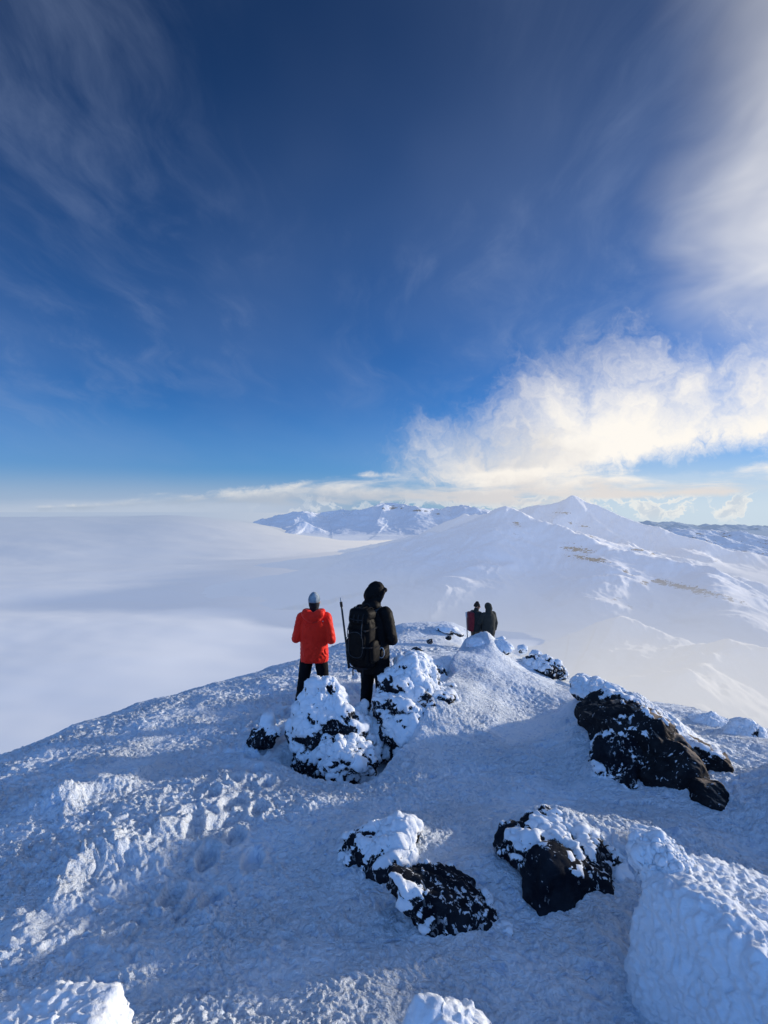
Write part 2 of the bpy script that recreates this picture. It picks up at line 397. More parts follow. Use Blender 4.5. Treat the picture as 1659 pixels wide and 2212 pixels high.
# ================================================================== ROCKS
_ICO = {}
def ico(n):
    if n not in _ICO:
        bm = bmesh.new(); bmesh.ops.create_icosphere(bm, subdivisions=n, radius=1)
        co = np.array([v.co[:] for v in bm.verts], np.float32); fa = np.array([[v.index for v in f.verts] for f in bm.faces]); bm.free()
        _ICO[n] = (co, fa)
    return _ICO[n]
def make_rock(name, label, cat, px, py, Y, w, h, depth=None, seed=1, sub=6, cover=.5, facets=12, rz=0., ry=0., mat='rock', thick=.03,
         rough=.10, sun_cover=.0, rime=1.0, group=None, drape=0., box=None, taper=0., sharp=14., bank=.0):
    """faceted boulder centred at a surveyed place; w,h in survey units; snow and rime lie on it as real thickness"""
    rs = np.random.RandomState(seed)
    co, fa = ico(sub); d = co / np.linalg.norm(co, axis=1)[:, None]
    k = Y / F; W = w * k / 2; H = h * k / 2; D = (depth / 2 if depth else W)
    if box is None:
        nrm = rs.normal(size=(facets, 3)); nrm /= np.linalg.norm(nrm, axis=1)[:, None]
        dist = rs.uniform(.72, 1.0, facets)
    else:
        nrm = np.array([[1, 0, 0], [-1, 0, 0], [0, 1, 0], [0, -1, 0], [0, 0, 1], [0, 0, -1.]]) + rs.normal(size=(6, 3)) * box
        nrm /= np.linalg.norm(nrm, axis=1)[:, None]; dist = np.full(6, .8)
    q = (d @ nrm.T.astype(np.float32)) / dist.astype(np.float32)
    q = np.concatenate([q, np.full((len(d), 1), .86, np.float32)], 1)
    p_ = sharp
    r = 1.0 / (np.power(np.maximum(q, 1e-3), p_).sum(1)) ** (1 / p_)
    p = d * r[:, None]
    p[:, :2] *= (1 - taper * np.clip(p[:, 2:3] + .2, -.6, 1))
    p *= np.array([W, D, H], np.float32)
    E = np.array(Euler((0, ry, rz)).to_matrix())
    p = p @ E.T.astype(np.float32)
    s = max(min(W, H, D), .03)
    off = rs.uniform(-20, 20, 3)
    o = mesh_from(name, p, fa, M[mat])
    n = vnormals(o)
    p = p + n * (s * rough * fbm3(p / s * 1.1 + off, 5, seed, .52) + s * rough * .9 * (np.abs(noise3(p / s * 1.6 + off + 4, seed + 9)) - .25))[:, None]
    set_co(o, p); n = vnormals(o)
    ctr = P(px, py, Y)
    nn = fbm3(p * 2.7 + off, 3, seed + 20, .5)
    up = n[:, 2] * .8 - n[:, 1] * .05 - n[:, 0] * .2 + sun_cover * n[:, 0]
    q = p + .05 * np.stack([noise3(p * 5 + off, seed + 31), noise3(p * 5 + off + 9, seed + 32), np.zeros(len(p))], 1)
    strand = 1 - 2.2 * np.abs(noise3(q * np.array([6.5, 6.5, 2.2]) + off, seed + 30))
    strand2 = 1 - 2.2 * np.abs(noise3(q * np.array([17, 17, 6]) + off, seed + 33))
    sn = (cover - .5) * 2 - .38 + up * 1.15 + nn * 1.05 + (.30 * strand + .20 * strand2) * max(drape, .35)
    low = sstep(-.45, -.95, p[:, 2] / max(H, 1e-3))
    sn = sn + low * .25 + .35 * sstep(.2, .9, n[:, 1])
    mask = sstep(-.18, .46, sn)
    knobs = sstep(.60, .05, cell3(p * 30 + off + .35 * fbm3(p * 14, 2, seed + 5)[:, None], seed + 6))
    feather = 1 - 2 * np.abs(noise3(p * np.array([30, 30, 16]) + off, seed + 7))
    t = mask * (thick * (.5 + .3 * nn) + rime * (.008 * knobs + .007 * feather) + drape * (.012 * strand + .008 * strand2)) + (1 - mask) * .004 * fbm3(p * 30, 2, seed + 40)
    p = p + n * np.maximum(t, -.01)[:, None]
    set_co(o, p)
    attr(o, 'snow', mask * .9 + .05)
    o.location = tuple(ctr)
    return tag(o, label, cat, group)

ROCKS = []
def rock(*a, **k): ROCKS.append((a, k))
# (px, py) is the middle of the rock in the survey, (w, h) its full size there
rock('boulder', 'tall rime crusted boulder with dark gaps in front of the person in red', 'boulder', 702, 1590, 6.25, 170, 205, .95, 3, 6, .54, 10, .3, .05, 'rock', .03, .24, .25, 1.0, drape=1.5, taper=.38, bank=.75)
rock('boulder', 'rime crusted shoulder of rock filling the gap between the two frosted boulders', 'boulder', 775, 1588, 6.5, 130, 105, .8, 4, 6, .62, 12, .3, .35, 'rock', .03, .30, .25, 1.0, drape=1.5, taper=.3, bank=.6)
rock('boulder', 'frosted lump of rock leaning on the right foot of the tall crusted boulder', 'boulder', 752, 1640, 5.8, 130, 80, .6, 14, 6, .46, 12, .8, .35, 'rock', .02, .30, .2, 1.0, drape=1.5, taper=.2, bank=.5)
rock('boulder', 'frost draped boulder with a dark hollow face below the black backpack', 'boulder', 862, 1562, 6.55, 155, 140, .8, 5, 6, .54, 11, .2, .25, 'rock', .03, .28, .2, 1.0, drape=1.5, taper=.3, bank=.6)
rock('boulder', 'snowy hump of rock beside the knees of the person in black', 'boulder', 895, 1486, 7.0, 180, 125, .95, 8, 6, .55, 12, .5, .18, 'rock', .035, .26, .2, 1.0, drape=1.5, taper=.35, bank=.35)
rock('boulder', 'small frosted rock with dark spots on the left edge of the steep snow cone', 'boulder', 945, 1525, 7.4, 80, 105, .6, 31, 5, .42, 11, .1, .3, 'rock', .025, .25, .2, 1.2, drape=1)
rock('boulder', 'low frosted outcrop with dark spots stretching up the ridge behind the snow cone', 'boulder', 935, 1462, 8.6, 105, 60, 1.0, 37, 6, .50, 12, .4, .30, 'rock', .03, .28, .2, 1.0, drape=1.4, taper=.3, bank=.6)
rock('rock', 'small dark rock with frost left of the tall crusted boulder', 'rock', 572, 1590, 6.35, 66, 40, .35, 6, 5, .28, 10, -.2, -.4, 'rock', .015, .25, 0, .9, bank=.7)
rock('rime_lump', 'white upright rime lump above the small dark rock on the trampled left slope', 'rime lump', 578, 1562, 6.45, 28, 42, .18, 7, 4, 1.2, 10, 0, 0, 'rock', .015, .1, 0, .7)
rock('boulder', 'frosted round knob of rock above the long dark slab in the lower middle', 'boulder', 832, 1862, 3.349, 190, 165, .60, 9, 6, .24, 13, .4, .25, 'rock', .016, .20, .15, .8, drape=1.3, taper=.2, bank=.5)
rock('boulder', 'long low dark rock with white frost flecks in the lower middle of the slope', 'boulder', 996, 1962, 2.892, 310, 100, .5, 10, 6, .12, 12, .1, .52, 'rock', .012, .18, .1, .5, drape=1.3, sharp=24, bank=.62)
rock('rock', 'small frosted stones at the lower right end of the long low dark rock', 'rock', 1096, 2030, 2.687, 70, 36, .2, 12, 5, .42, 12, .1, .5, 'rock', .01, .25, .1, .6, drape=.8, bank=.7)
rock('boulder', 'dark overhanging rock with frosted top and a shaded hollow beneath its right end', 'boulder', 1212, 1852, 3.15, 260, 122, .6, 13, 6, .30, 12, -.2, .12, 'rock', .016, .20, .1, .8, drape=1.3, sharp=24, bank=.9)
rock('boulder', 'smooth black wedge of rock under the frosted overhang', 'boulder', 1186, 1939, 2.916, 150, 185, .34, 17, 6, .10, 8, .3, .55, 'smoothrock', .01, .09, 0, .4, taper=-.35, sharp=40)
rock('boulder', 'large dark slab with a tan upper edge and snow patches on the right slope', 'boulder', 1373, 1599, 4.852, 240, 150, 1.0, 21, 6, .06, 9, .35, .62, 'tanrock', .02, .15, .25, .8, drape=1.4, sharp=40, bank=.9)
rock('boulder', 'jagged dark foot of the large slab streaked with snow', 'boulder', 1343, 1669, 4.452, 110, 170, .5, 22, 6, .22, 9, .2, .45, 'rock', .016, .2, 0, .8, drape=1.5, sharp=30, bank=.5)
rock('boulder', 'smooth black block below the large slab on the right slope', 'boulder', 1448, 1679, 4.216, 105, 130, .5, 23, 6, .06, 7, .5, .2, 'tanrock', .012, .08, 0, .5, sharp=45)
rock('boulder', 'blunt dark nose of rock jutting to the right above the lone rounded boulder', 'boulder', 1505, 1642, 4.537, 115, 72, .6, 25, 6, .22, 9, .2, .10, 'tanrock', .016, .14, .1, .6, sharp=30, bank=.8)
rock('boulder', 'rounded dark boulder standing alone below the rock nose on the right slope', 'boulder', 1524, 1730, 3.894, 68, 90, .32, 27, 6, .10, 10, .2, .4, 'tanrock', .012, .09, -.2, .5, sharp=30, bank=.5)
rock('boulder', 'frost covered rock hump at the upper end of the large slab', 'boulder', 1300, 1512, 6.2, 110, 60, .8, 28, 6, .52, 10, .4, .5, 'rock', .03, .22, .2, 1.0, drape=1.3, bank=.6)
rock('boulder', 'black rock with hanging rime on the right shoulder of the ridge behind the snow cone', 'boulder', 1175, 1446, 9.6, 85, 46, .7, 33, 6, .34, 11, .3, .45, 'rock', .03, .22, .1, 1.2, drape=1.4, bank=.6)
rock('rock', 'thin dark slab half buried in snow behind the big rime block', 'rock', 1488, 1852, 3.2, 110, 42, .28, 35, 5, .32, 9, .1, .45, 'rock', .014, .16, .1, .6, bank=.9)
rock('rock', 'sliver of dark rock at the top left corner of the big rime block', 'rock', 1392, 1806, 3.1, 52, 24, .14, 36, 5, .30, 9, .1, .1, 'rock', .01, .16, .1, .5)
rock('rime_block', 'big rime coated block with an upright left wall in the right bottom corner', 'rime block', 1668, 2165, 2.05, 500, 430, 1.0, 41, 7, 1.3, 10, .35, .30, 'rock', .03, .07, 0, 1.7, box=.10)
rock('rime_lump', 'white rime lump on the upper left corner of the big block', 'rime lump', 1432, 1862, 2.42, 100, 70, .3, 42, 6, 1.3, 11, 0, 0, 'rock', .02, .3, 0, 1.5)
rock('rime_mound', 'rounded rime mound cut by the bottom edge of the picture', 'rime mound', 1000, 2345, 1.62, 300, 260, .45, 43, 6, 1.3, 14, 0, 0, 'rock', .02, .10, 0, 1.5)
rock('rime_block', 'sunlit rime block with an upright right side in the left bottom corner', 'rime block', 105, 2300, 1.72, 350, 190, .42, 44, 6, 1.3, 10, .1, -.05, 'rock', .02, .08, 0, 1.5, box=.10)
rock('boulder', 'snow capped boulder showing tan rock by the right edge on the skyline', 'boulder', 1615, 1607, 5.9, 95, 80, .6, 45, 6, .70, 10, .2, .2, 'tanrock', .03, .18, .1, .9, drape=.7, taper=.3)
rock('boulder', 'snow covered hump on the skyline left of the boulder showing tan rock', 'boulder', 1535, 1577, 6.5, 105, 58, .7, 46, 6, 1.1, 11, .2, .1, 'rock', .03, .16, .1, 1.0, taper=.3)
rock('rock', 'tiny rounded stone on the skyline above the rock nose', 'rock', 1498, 1553, 6.7, 24, 20, .14, 47, 4, .8, 10, 0, 0, 'rock', .015, .1, 0, .6)
# ridge stones near the two far people
rock('rock', 'pale round stone on the skyline just right of the far pair', 'rock', 1128, 1402, 14.5, 22, 17, .3, 51, 5, .62, 10, 0, 0, 'rock', .02, .1, 0, .8)
rock('rock', 'jumbled dark stones right behind the legs of the right far person', 'rock', 1083, 1393, 16.0, 34, 30, .5, 52, 5, .55, 10, .3, .4, 'rock', .03, .15, 0, 1.0)
rock('rock', 'flat dark slab leaning on the skyline left of the far pair', 'rock', 988, 1368, 18.5, 26, 11, .4, 53, 5, .45, 8, .2, .45, 'rock', .03, .1, 0, .6)
rock('rock', 'angular snow topped rock at the ridge end behind the flat dark slab', 'rock', 962, 1360, 20.5, 50, 18, .8, 54, 5, .85, 9, .2, .1, 'rock', .04, .12, 0, .8, bank=.7)
rock('rock', 'dark slanting rock slab in the snow between backpack wearer and far pair', 'rock', 903, 1412, 12.2, 34, 22, .25, 55, 5, .36, 8, .1, .65, 'rock', .02, .1, 0, .6)
rock('rock', 'small dark stone in the snow right of the slanting slab', 'rock', 928, 1385, 14.0, 14, 12, .16, 56, 4, .3, 9, 0, 0, 'rock', .01, .12, 0, .5)
rock('rock', 'small dark stone in the snow below the angular ridge rock', 'rock', 968, 1378, 16.5, 13, 11, .16, 57, 4, .3, 9, 0, 0, 'rock', .01, .12, 0, .5)
rock('rock', 'dark stones under the rime cap of the snow cone', 'rock', 1062, 1410, 9.45, 40, 18, .4, 58, 5, .48, 10, .2, .1, 'rock', .02, .15, 0, .8)
rock('rock', 'rime capped stone at the tip of the snow cone', 'rock', 1030, 1396, 9.6, 44, 26, .4, 59, 5, .95, 10, .2, .1, 'rock', .03, .14, 0, 1.0)
rock('rock', 'coiled looking rime lump on the right of the cone tip', 'rock', 1085, 1399, 9.6, 40, 24, .4, 60, 5, .9, 10, .2, .1, 'rock', .03, .14, 0, 1.1)
rock('rock', 'frosted stone on the right skyline below the pale round stone', 'rock', 1160, 1418, 13.0, 32, 20, .35, 61, 5, .8, 10, .2, .2, 'rock', .03, .14, 0, .9)
rock('rock', 'brown topped frosted stone on the right skyline above the hanging rime rock', 'rock', 1200, 1440, 11.2, 36, 20, .4, 62, 5, .55, 10, .2, .3, 'tanrock', .03, .14, 0, .9)
rock('rock', 'low frosted stones on the skyline where the slope steepens above the large slab', 'rock', 1262, 1470, 9.3, 36, 20, .4, 63, 5, .85, 10, .2, .3, 'rock', .03, .14, 0, .9)
rock('rock', 'brown rounded lump at the feet of the right far person', 'rock', 1046, 1390, 16.9, 20, 22, .3, 64, 5, .0, 12, 0, 0, 'brownrock', .0, .06, 0, .1)
# ================================================================== GROUND OF THE RIDGE
ctrl = []
def cp(px, py, Y): p = P(px, py, Y); ctrl.append((p[0], p[1], p[2] - CAM_Z))
def cw(x, y, z): ctrl.append((x, y, z))
for a in [(829, 2212, 2.1), (400, 2212, 2.2), (0, 2212, 2.35), (1200, 2212, 2.15), (829, 2000, 2.8), (300, 2000, 3.05), (0, 2000, 3.2),
          (1150, 2000, 2.75), (300, 1800, 4.2), (0, 1820, 4.3), (600, 1850, 3.75), (829, 1750, 4.3), (1000, 1750, 4.2), (560, 1680, 5.4),
          (200, 1680, 5.6), (400, 1600, 7.0), (660, 1655, 5.9), (678, 1527, 8.0), (560, 1535, 8.2), (810, 1545, 7.15), (760, 1500, 8.6), (900, 1480, 9.6),
          (0, 1640, 6.9), (140, 1580, 8.0), (280, 1530, 9.2), (440, 1485, 11.2), (600, 1440, 14), (720, 1398, 17.5), (860, 1352, 22),
          (980, 1346, 24), (920, 1400, 16), (1040, 1412, 17.5), (960, 1385, 19), (1090, 1405, 17),
          # crest of the spur in the middle, its left edge
          (1050, 1398, 10.0), (1015, 1424, 9.8), (1090, 1428, 9.8), (1045, 1450, 8.6), (1030, 1520, 7.25), (1000, 1600, 6.05), (930, 1680, 5.1),
          (990, 1440, 9.3), (968, 1540, 7.3), (905, 1615, 6.0), (810, 1690, 5.1),
          # right flank of the spur
          (1160, 1550, 7.1), (1200, 1480, 9.6), (1120, 1440, 11.2), (1200, 1456, 11.0), (1330, 1500, 8.0), (1250, 1560, 6.7), (1200, 1650, 5.15), (1300, 1715, 4.4),
          (1420, 1540, 6.9), (1500, 1556, 6.6), (1580, 1566, 6.6), (1659, 1571, 6.8), (1600, 1640, 5.0), (1659, 1680, 4.6), (1500, 1800, 3.55), (1659, 1850, 3.3), (1400, 1740, 4.0),
          (1250, 1900, 3.0), (1450, 1900, 2.95), (1300, 2080, 2.5)]: cp(*a)
# nearby, outside the view; right side raised to throw shade on the foreground
for a in [(0, 0, -1.75), (1.6, 0, -1.7), (-1.6, .0, -2.0), (0, -2.5, -1.7), (3, -1, -1.1), (2.7, .5, -1.25), (3.7, 1.2, -1.1), (4.8, 2.2, -1.2), (-4, 0, -2.9), (-4.6, 3, -3.05), (0, -6, -2.6), (5.4, 3.0, -1.7), (3.6, 3.9, -1.62),
          (-7.5, 5.2, -4.3), (-8.5, 0, -5.2), (6.5, 5, -3.3)]: cw(*a)
# beyond the skyline the slopes fall away
for a in [(-7.6, 9.6, -5.4), (-7.0, 12.5, -5.8), (-5.6, 16, -6.4), (-3.6, 20, -6.9), (-.8, 26, -7.2), (3.2, 30, -8.0), (6.5, 26, -8.3), (6.0, 19, -6.7), (5.6, 14, -5.5),
          (6.3, 11, -4.6), (7.6, 8.8, -4.8), (9.0, 8.5, -5.8), (-12, 9, -9.2), (-10, 16, -9.6), (-7, 22, -10.5), (-2, 33, -13), (5, 36, -13), (12, 28, -14), (12, 16, -9.5), (14, 8, -9.3), (12, 0, -7),
          (-14, 0, -9.5), (0, -14, -6.5), (8, -10, -7), (-9, -9, -8)]: cw(*a)
for k in range(14):
    a = k / 14 * 2 * math.pi; cw(48 * math.sin(a), 48 * math.cos(a), -32 - 3 * math.cos(a))
ctrl = np.array(ctrl)
def _phi(r): return np.sqrt(r * r + .16)
def rbf_fit():
    d = np.hypot(ctrl[:, None, 0] - ctrl[None, :, 0], ctrl[:, None, 1] - ctrl[None, :, 1])
    n = len(ctrl); A = np.zeros((n + 3, n + 3)); A[:n, :n] = -_phi(d) + np.eye(n) * .04
    A[:n, n] = 1; A[:n, n + 1] = ctrl[:, 0]; A[:n, n + 2] = ctrl[:, 1]; A[n:, :n] = A[:n, n:].T
    b = np.zeros(n + 3); b[:n] = ctrl[:, 2]
    return np.linalg.lstsq(A, b, rcond=None)[0]
WR = rbf_fit()
def base_height(x, y):
    s = np.full(x.shape, WR[-3]) + WR[-2] * x + WR[-1] * y
    for k in range(len(ctrl)):
        s = s - WR[k] * _phi(np.hypot(x - ctrl[k, 0], y - ctrl[k, 1]))
    return s + CAM_Z
def drift(x, y, pts, h, wl, wr):
    """a low wind drift along a polyline: gentle on one side, steeper on the other"""
    q = [tuple(P(*p)[:2]) + (p[3] if len(p) > 3 else 1.,) for p in [tuple(p) for p in pts]] if len(pts[0]) == 3 else None
    q = [(P(*p)[0], P(*p)[1], 1.) for p in pts]; q[0] = q[0][:2] + (.15,); q[-1] = q[-1][:2] + (.15,)
    xx = x + .10 * noise2(x * 2.2, y * 2.2, 91); yy = y + .10 * noise2(x * 2.2, y * 2.2, 92)
    d, v, s = seg_dist(xx, yy, q)
    w = np.where(s > 0, wl, wr)
    return h * v * np.exp(-(d / w) ** 2) * (.65 + .7 * noise2(x * 3, y * 3, 93))
DRIFTS = [([(-60, 1800, 4.4), (120, 1740, 4.75), (320, 1650, 5.6), (430, 1655, 5.7)], .17, .30, .22),
          ([(60, 2050, 2.95), (150, 1900, 3.55), (330, 1830, 4.0), (545, 1715, 4.95)], .16, .26, .16),
          ([(600, 1730, 4.75), (660, 1700, 5.2)], .12, .2, .12),
          ([(180, 1860, 3.9), (240, 1960, 3.3)], .10, .2, .14),
          ([(-40, 1700, 5.3), (200, 1640, 6.1)], .08, .3, .2),
          ([(1130, 2150, 2.3), (1300, 2000, 2.7)], .07, .2, .2)]
def ground_height(x, y, fine=True):
    z = base_height(x, y)
    for p, h, a, b in DRIFTS: z = z + drift(x, y, p, h, a, b)
    bk = np.zeros(x.shape)
    for (nm, lb, ct, px, py, Y, w, h, *rest), k in ROCKS:
        if not k.get('bank'): continue
        c = P(px, py, Y); kk = Y / F; W, H = w * kk / 2, h * kk / 2; D = rest[0] / 2 if rest else W
        cx, cy = c[0] + .2 * W, c[1] + .85 * D
        q = ((x - cx) / (1.05 * W + .08)) ** 2 + ((y - cy) / (.95 * D + .12)) ** 2
        m = q < 9
        if not m.any(): continue
        b0 = float(base_height(np.array([c[0]]), np.array([c[1]]))[0])
        bk[m] = np.maximum(bk[m], k['bank'] * max(c[2] + H - b0, 0) * np.exp(-q[m]) * (1 + .25 * noise2(x[m] * 2.4, y[m] * 2.4, 97)))
        # a shallow scoop and skirt where wind has packed snow round the foot
        q2 = ((x - c[0]) / (1.5 * W + .1)) ** 2 + ((y - c[1]) / (1.5 * D + .1)) ** 2
        bk = bk + .16 * H * np.exp(-q2 * 1.2)
    z = z + bk
    # steep left side and lip of the snow spur
    q = [(-.12, 4.9, 0.), (.05, 5.15, .5), (.41, 6.0, 1.), (.92, 7.3, 1.), (1.33, 9.2, 1.), (1.60, 10.2, 1.), (2.0, 11.0, .4), (2.4, 11.6, 0.)]
    d, v, sd = seg_dist(x + .06 * noise2(x * 3, y * 3, 94), y, q)
    z = z - v * np.where(sd > 0, .62 * sstep(0, .36, d) * sstep(2.3, .9, d), 0) + v * .15 * np.exp(-(d / np.where(sd > 0, .22, .62)) ** 2)
    z = z + .42 * np.exp(-np.sqrt(((x - 1.98) / .30) ** 2 + ((y - 9.7) / .75) ** 2 + .05))
    rr = np.hypot(x, y)
    left = sstep(.4, -1.2, x - .12 * y)                                   # trampled side
    z = z + .045 * fbm2(x * 1.1, y * 1.1, 3, 11) * sstep(.5, 3, rr)
    if not fine: return z
    wx = x + .06 * noise2(x * 7, y * 7, 31); wy = y + .06 * noise2(x * 7, y * 7, 32)
    churn = sstep(-.25, .35, fbm2(x * .8 + 9, y * .8, 2, 21))
    z = z + left * (.35 + .65 * churn) * .018 * ridge2(wx * 5.2, wy * 4.6, 3, 41)
    cells = cell2(wx * 6.6, wy * 5.6, 51)
    z = z - left * (.25 + .75 * churn) * .019 * sstep(.42, .08, cells)      # boot holes and lumps
    z = z + left * churn * .020 * sstep(.30, .05, cell2(wx * 10 + 4, wy * 9, 52))
    tr = [P(500, 1960, 3.25), P(545, 1750, 4.7), P(590, 1610, 6.7), P(650, 1535, 8.0), P(770, 1490, 9.2), P(880, 1430, 13.0), P(1000, 1408, 17.0)]
    for off_, ph in ((0., 0.), (.32, .5)):
        acc = 0.; side = 1
        for (a0, a1) in zip(tr[:-1], tr[1:]):
            dx, dy = a1[0] - a0[0], a1[1] - a0[1]; L = math.hypot(dx, dy); dx /= L; dy /= L; k_ = .3 * ph
            while k_ < L:
                fx = a0[0] + dx * k_ - dy * (.12 * side + off_) + .05 * math.sin(k_ * 9); fy = a0[1] + dy * k_ + dx * (.12 * side + off_)
                m = (np.abs(x - fx) < .4) & (np.abs(y - fy) < .4)
                if m.any():
                    px_, py_ = x[m] - fx, y[m] - fy; al = px_ * dx + py_ * dy; ac = -px_ * dy + py_ * dx
                    q_ = np.sqrt((al / .155) ** 2 + (ac / .075) ** 2)
                    z[m] += -.060 * sstep(1.05, .7, q_) + .022 * np.exp(-((q_ - 1.25) / .3) ** 2)
                k_ += .42; side = -side
    # wind-carved rime: worm-like ribs everywhere, streaks on the right flank
    vary = .6 + .95 * sstep(-.45, .45, fbm2(x * .9 + 3, y * .9, 2, 63))
    z = z + vary * (.007 + .004 * left) * ridge2(wx * 11, wy * 11, 3, 61)
    rot = .75; sx = x * math.cos(rot) + y * math.sin(rot); sy = -x * math.sin(rot) + y * math.cos(rot)
    right = sstep(.6, 1.8, x + .1 * y) * sstep(7.5, 4.5, y)
    swx = sx + .05 * noise2(x * 5, y * 5, 71)
    z = z + right * .016 * ridge2(swx * 7.5, sy * 2.4, 3, 72)
    z = z + vary * .0065 * ridge2(x * 22, y * 22, 2, 81)
    knob = sstep(.38, .10, cell2(x * 13 + .4 * noise2(x * 9, y * 9, 5), y * 13, 82))
    z = z + .007 * knob * sstep(-.1, .4, noise2(x * 1.7, y * 1.7, 83))
    return z
def build_ground():
    ang = np.concatenate([np.linspace(-180, -52, 90, endpoint=False), np.linspace(-52, 52, 900, endpoint=False), np.linspace(52, 180, 91)])
    rad = np.concatenate([np.geomspace(.12, 1.6, 40, endpoint=False), np.geomspace(1.6, 30, 760, endpoint=False), np.geomspace(30, 60, 20, endpoint=False), np.geomspace(60, 900, 40)])
    A, RR = np.meshgrid(np.radians(ang), rad)
    x = RR * np.sin(A); y = RR * np.cos(A)
    xc = np.where(RR > 50, x * 50 / np.maximum(RR, 50), x); yc = np.where(RR > 50, y * 50 / np.maximum(RR, 50), y)
    z = ground_height(xc.ravel(), yc.ravel()).reshape(x.shape) - np.maximum(RR - 50, 0) * .62
    # hollows hold less light: keep a measure of them to paint that shade into the snow
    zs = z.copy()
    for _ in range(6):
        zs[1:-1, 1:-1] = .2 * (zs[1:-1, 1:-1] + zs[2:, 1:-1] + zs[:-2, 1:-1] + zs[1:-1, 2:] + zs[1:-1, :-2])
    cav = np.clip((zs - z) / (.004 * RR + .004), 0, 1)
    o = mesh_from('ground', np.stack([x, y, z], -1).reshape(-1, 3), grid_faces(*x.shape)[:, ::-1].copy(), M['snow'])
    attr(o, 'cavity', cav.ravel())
    struct(o, 'snow covered ridge with wind carved crust')
    return o
build_ground()
for a_, k_ in ROCKS: make_rock(*a_, **k_)

# ================================================================== PEOPLE
def v3(*a): return np.array(a, float)
def loft(rings, n=28, e=2.3):
    co = []; fa = []
    for c, rx, ry in rings:
        for k in range(n):
            a = 2 * math.pi * k / n; ca, sa = math.cos(a), math.sin(a)
            co.append((c[0] + rx * math.copysign(abs(ca) ** (2 / e), ca), c[1] + ry * math.copysign(abs(sa) ** (2 / e), sa), c[2]))
    m = len(rings)
    for i in range(m - 1):
        for k in range(n):
            fa.append((i * n + k, i * n + (k + 1) % n, (i + 1) * n + (k + 1) % n, (i + 1) * n + k))
    fa.append(tuple(range(n))[::-1]); fa.append(tuple((m - 1) * n + k for k in range(n)))
    return co, fa
def cap(p0, p1, r0, r1, n=16):
    p0, p1 = np.array(p0, float), np.array(p1, float); ax = p1 - p0; L = np.linalg.norm(ax); ax = ax / max(L, 1e-6)
    u = np.cross(ax, (0, 0, 1.)) if abs(ax[2]) < .9 else np.cross(ax, (1., 0, 0)); u /= np.linalg.norm(u); w = np.cross(ax, u)
    rings = [(p0 + ax * (-r0 * math.sin(t)), r0 * math.cos(t)) for t in (1.5, 1.1, .6, 0)] + [(p1 + ax * (r1 * math.sin(t)), r1 * math.cos(t)) for t in (0, .6, 1.1, 1.5)]
    co = []; fa = []
    for c, r in rings:
        for k in range(n):
            a = 2 * math.pi * k / n; co.append(tuple(c + (u * math.cos(a) + w * math.sin(a)) * r))
    for i in range(len(rings) - 1):
        for k in range(n): fa.append((i * n + k, i * n + (k + 1) % n, (i + 1) * n + (k + 1) % n, (i + 1) * n + k))
    fa.append(tuple(range(n))[::-1]); fa.append(tuple((len(rings) - 1) * n + k for k in range(n)))
    return co, fa
def ell(c, r, rot=(0, 0, 0)):
    co, fa = ico(3); m = np.array(Euler(rot).to_matrix())
    return [tuple(q) for q in (co * np.array(r)) @ m.T + np.array(c)], [tuple(f) for f in fa]
def join(prims):
    co = []; fa = []
    for c, f in prims:
        b = len(co); co += [tuple(q) for q in c]; fa += [tuple(i + b for i in q) for q in f]
    return co, fa
def xform(prims, M4):
    res = []
    for c, f in prims:
        res.append(([tuple(M4 @ Vector(q)) for q in c], f))
    return res
def blob(name, prims, mat, parent=None, vox=.012, smooth=4, wr=0., wscale=(9, 9, 9), seed=0, cutz=None):
    """union of closed pieces grown into one continuous surface"""
    co, fa = join(prims)
    tmp = bpy.data.meshes.new('tmp'); tmp.from_pydata(co, [], fa); tmp.update()
    o = bpy.data.objects.new('tmp', tmp); C.objects.link(o)
    r = o.modifiers.new('r', 'REMESH'); r.mode = 'VOXEL'; r.voxel_size = vox; r.use_smooth_shade = True
    if smooth:
        s = o.modifiers.new('s', 'SMOOTH'); s.factor = .5; s.iterations = smooth
    dg = bpy.context.evaluated_depsgraph_get(); dg.update()
    me = bpy.data.meshes.new_from_object(o.evaluated_get(dg)); bpy.data.objects.remove(o); bpy.data.meshes.remove(tmp)
    me.name = name; me.materials.clear(); me.materials.append(mat)
    me.polygons.foreach_set('use_smooth', np.ones(len(me.polygons), bool))
    q = bpy.data.objects.new(name, me); C.objects.link(q)
    if wr:
        p = vco(q); n = vnormals(q); ws = np.array(wscale, np.float32)
        d = 1 - 2 * np.abs(noise3(p * ws + .25 * fbm3(p * 8, 2, seed + 1)[:, None] * 3 + seed, seed))
        d2 = noise3(p * ws * .45 + seed + 3, seed + 2)
        set_co(q, p + n * (wr * (.55 * d + .7 * d2))[:, None])
    if parent: q.parent = parent
    return q
def tube(name, pts, r, mat, parent=None, cyc=False, flat=1.0, res=3):
    cu = bpy.data.curves.new(name, 'CURVE'); cu.dimensions = '3D'; cu.bevel_depth = r; cu.bevel_resolution = res; cu.use_fill_caps = True
    sp = cu.splines.new('NURBS' if len(pts) > 3 else 'POLY'); sp.points.add(len(pts) - 1)
    for q, p in zip(sp.points, pts): q.co = (*p, 1)
    sp.use_cyclic_u = cyc
    if sp.type == 'NURBS': sp.order_u = 3; sp.use_endpoint_u = True; sp.resolution_u = 6
    o = bpy.data.objects.new(name, cu); C.objects.link(o)
    dg = bpy.context.evaluated_depsgraph_get(); dg.update()
    me = bpy.data.meshes.new_from_object(o.evaluated_get(dg)); bpy.data.objects.remove(o); bpy.data.curves.remove(cu)
    me.name = name; me.materials.clear(); me.materials.append(mat)
    for p in me.polygons: p.use_smooth = True
    q = bpy.data.objects.new(name, me); C.objects.link(q)
    if parent: q.parent = parent
    return q
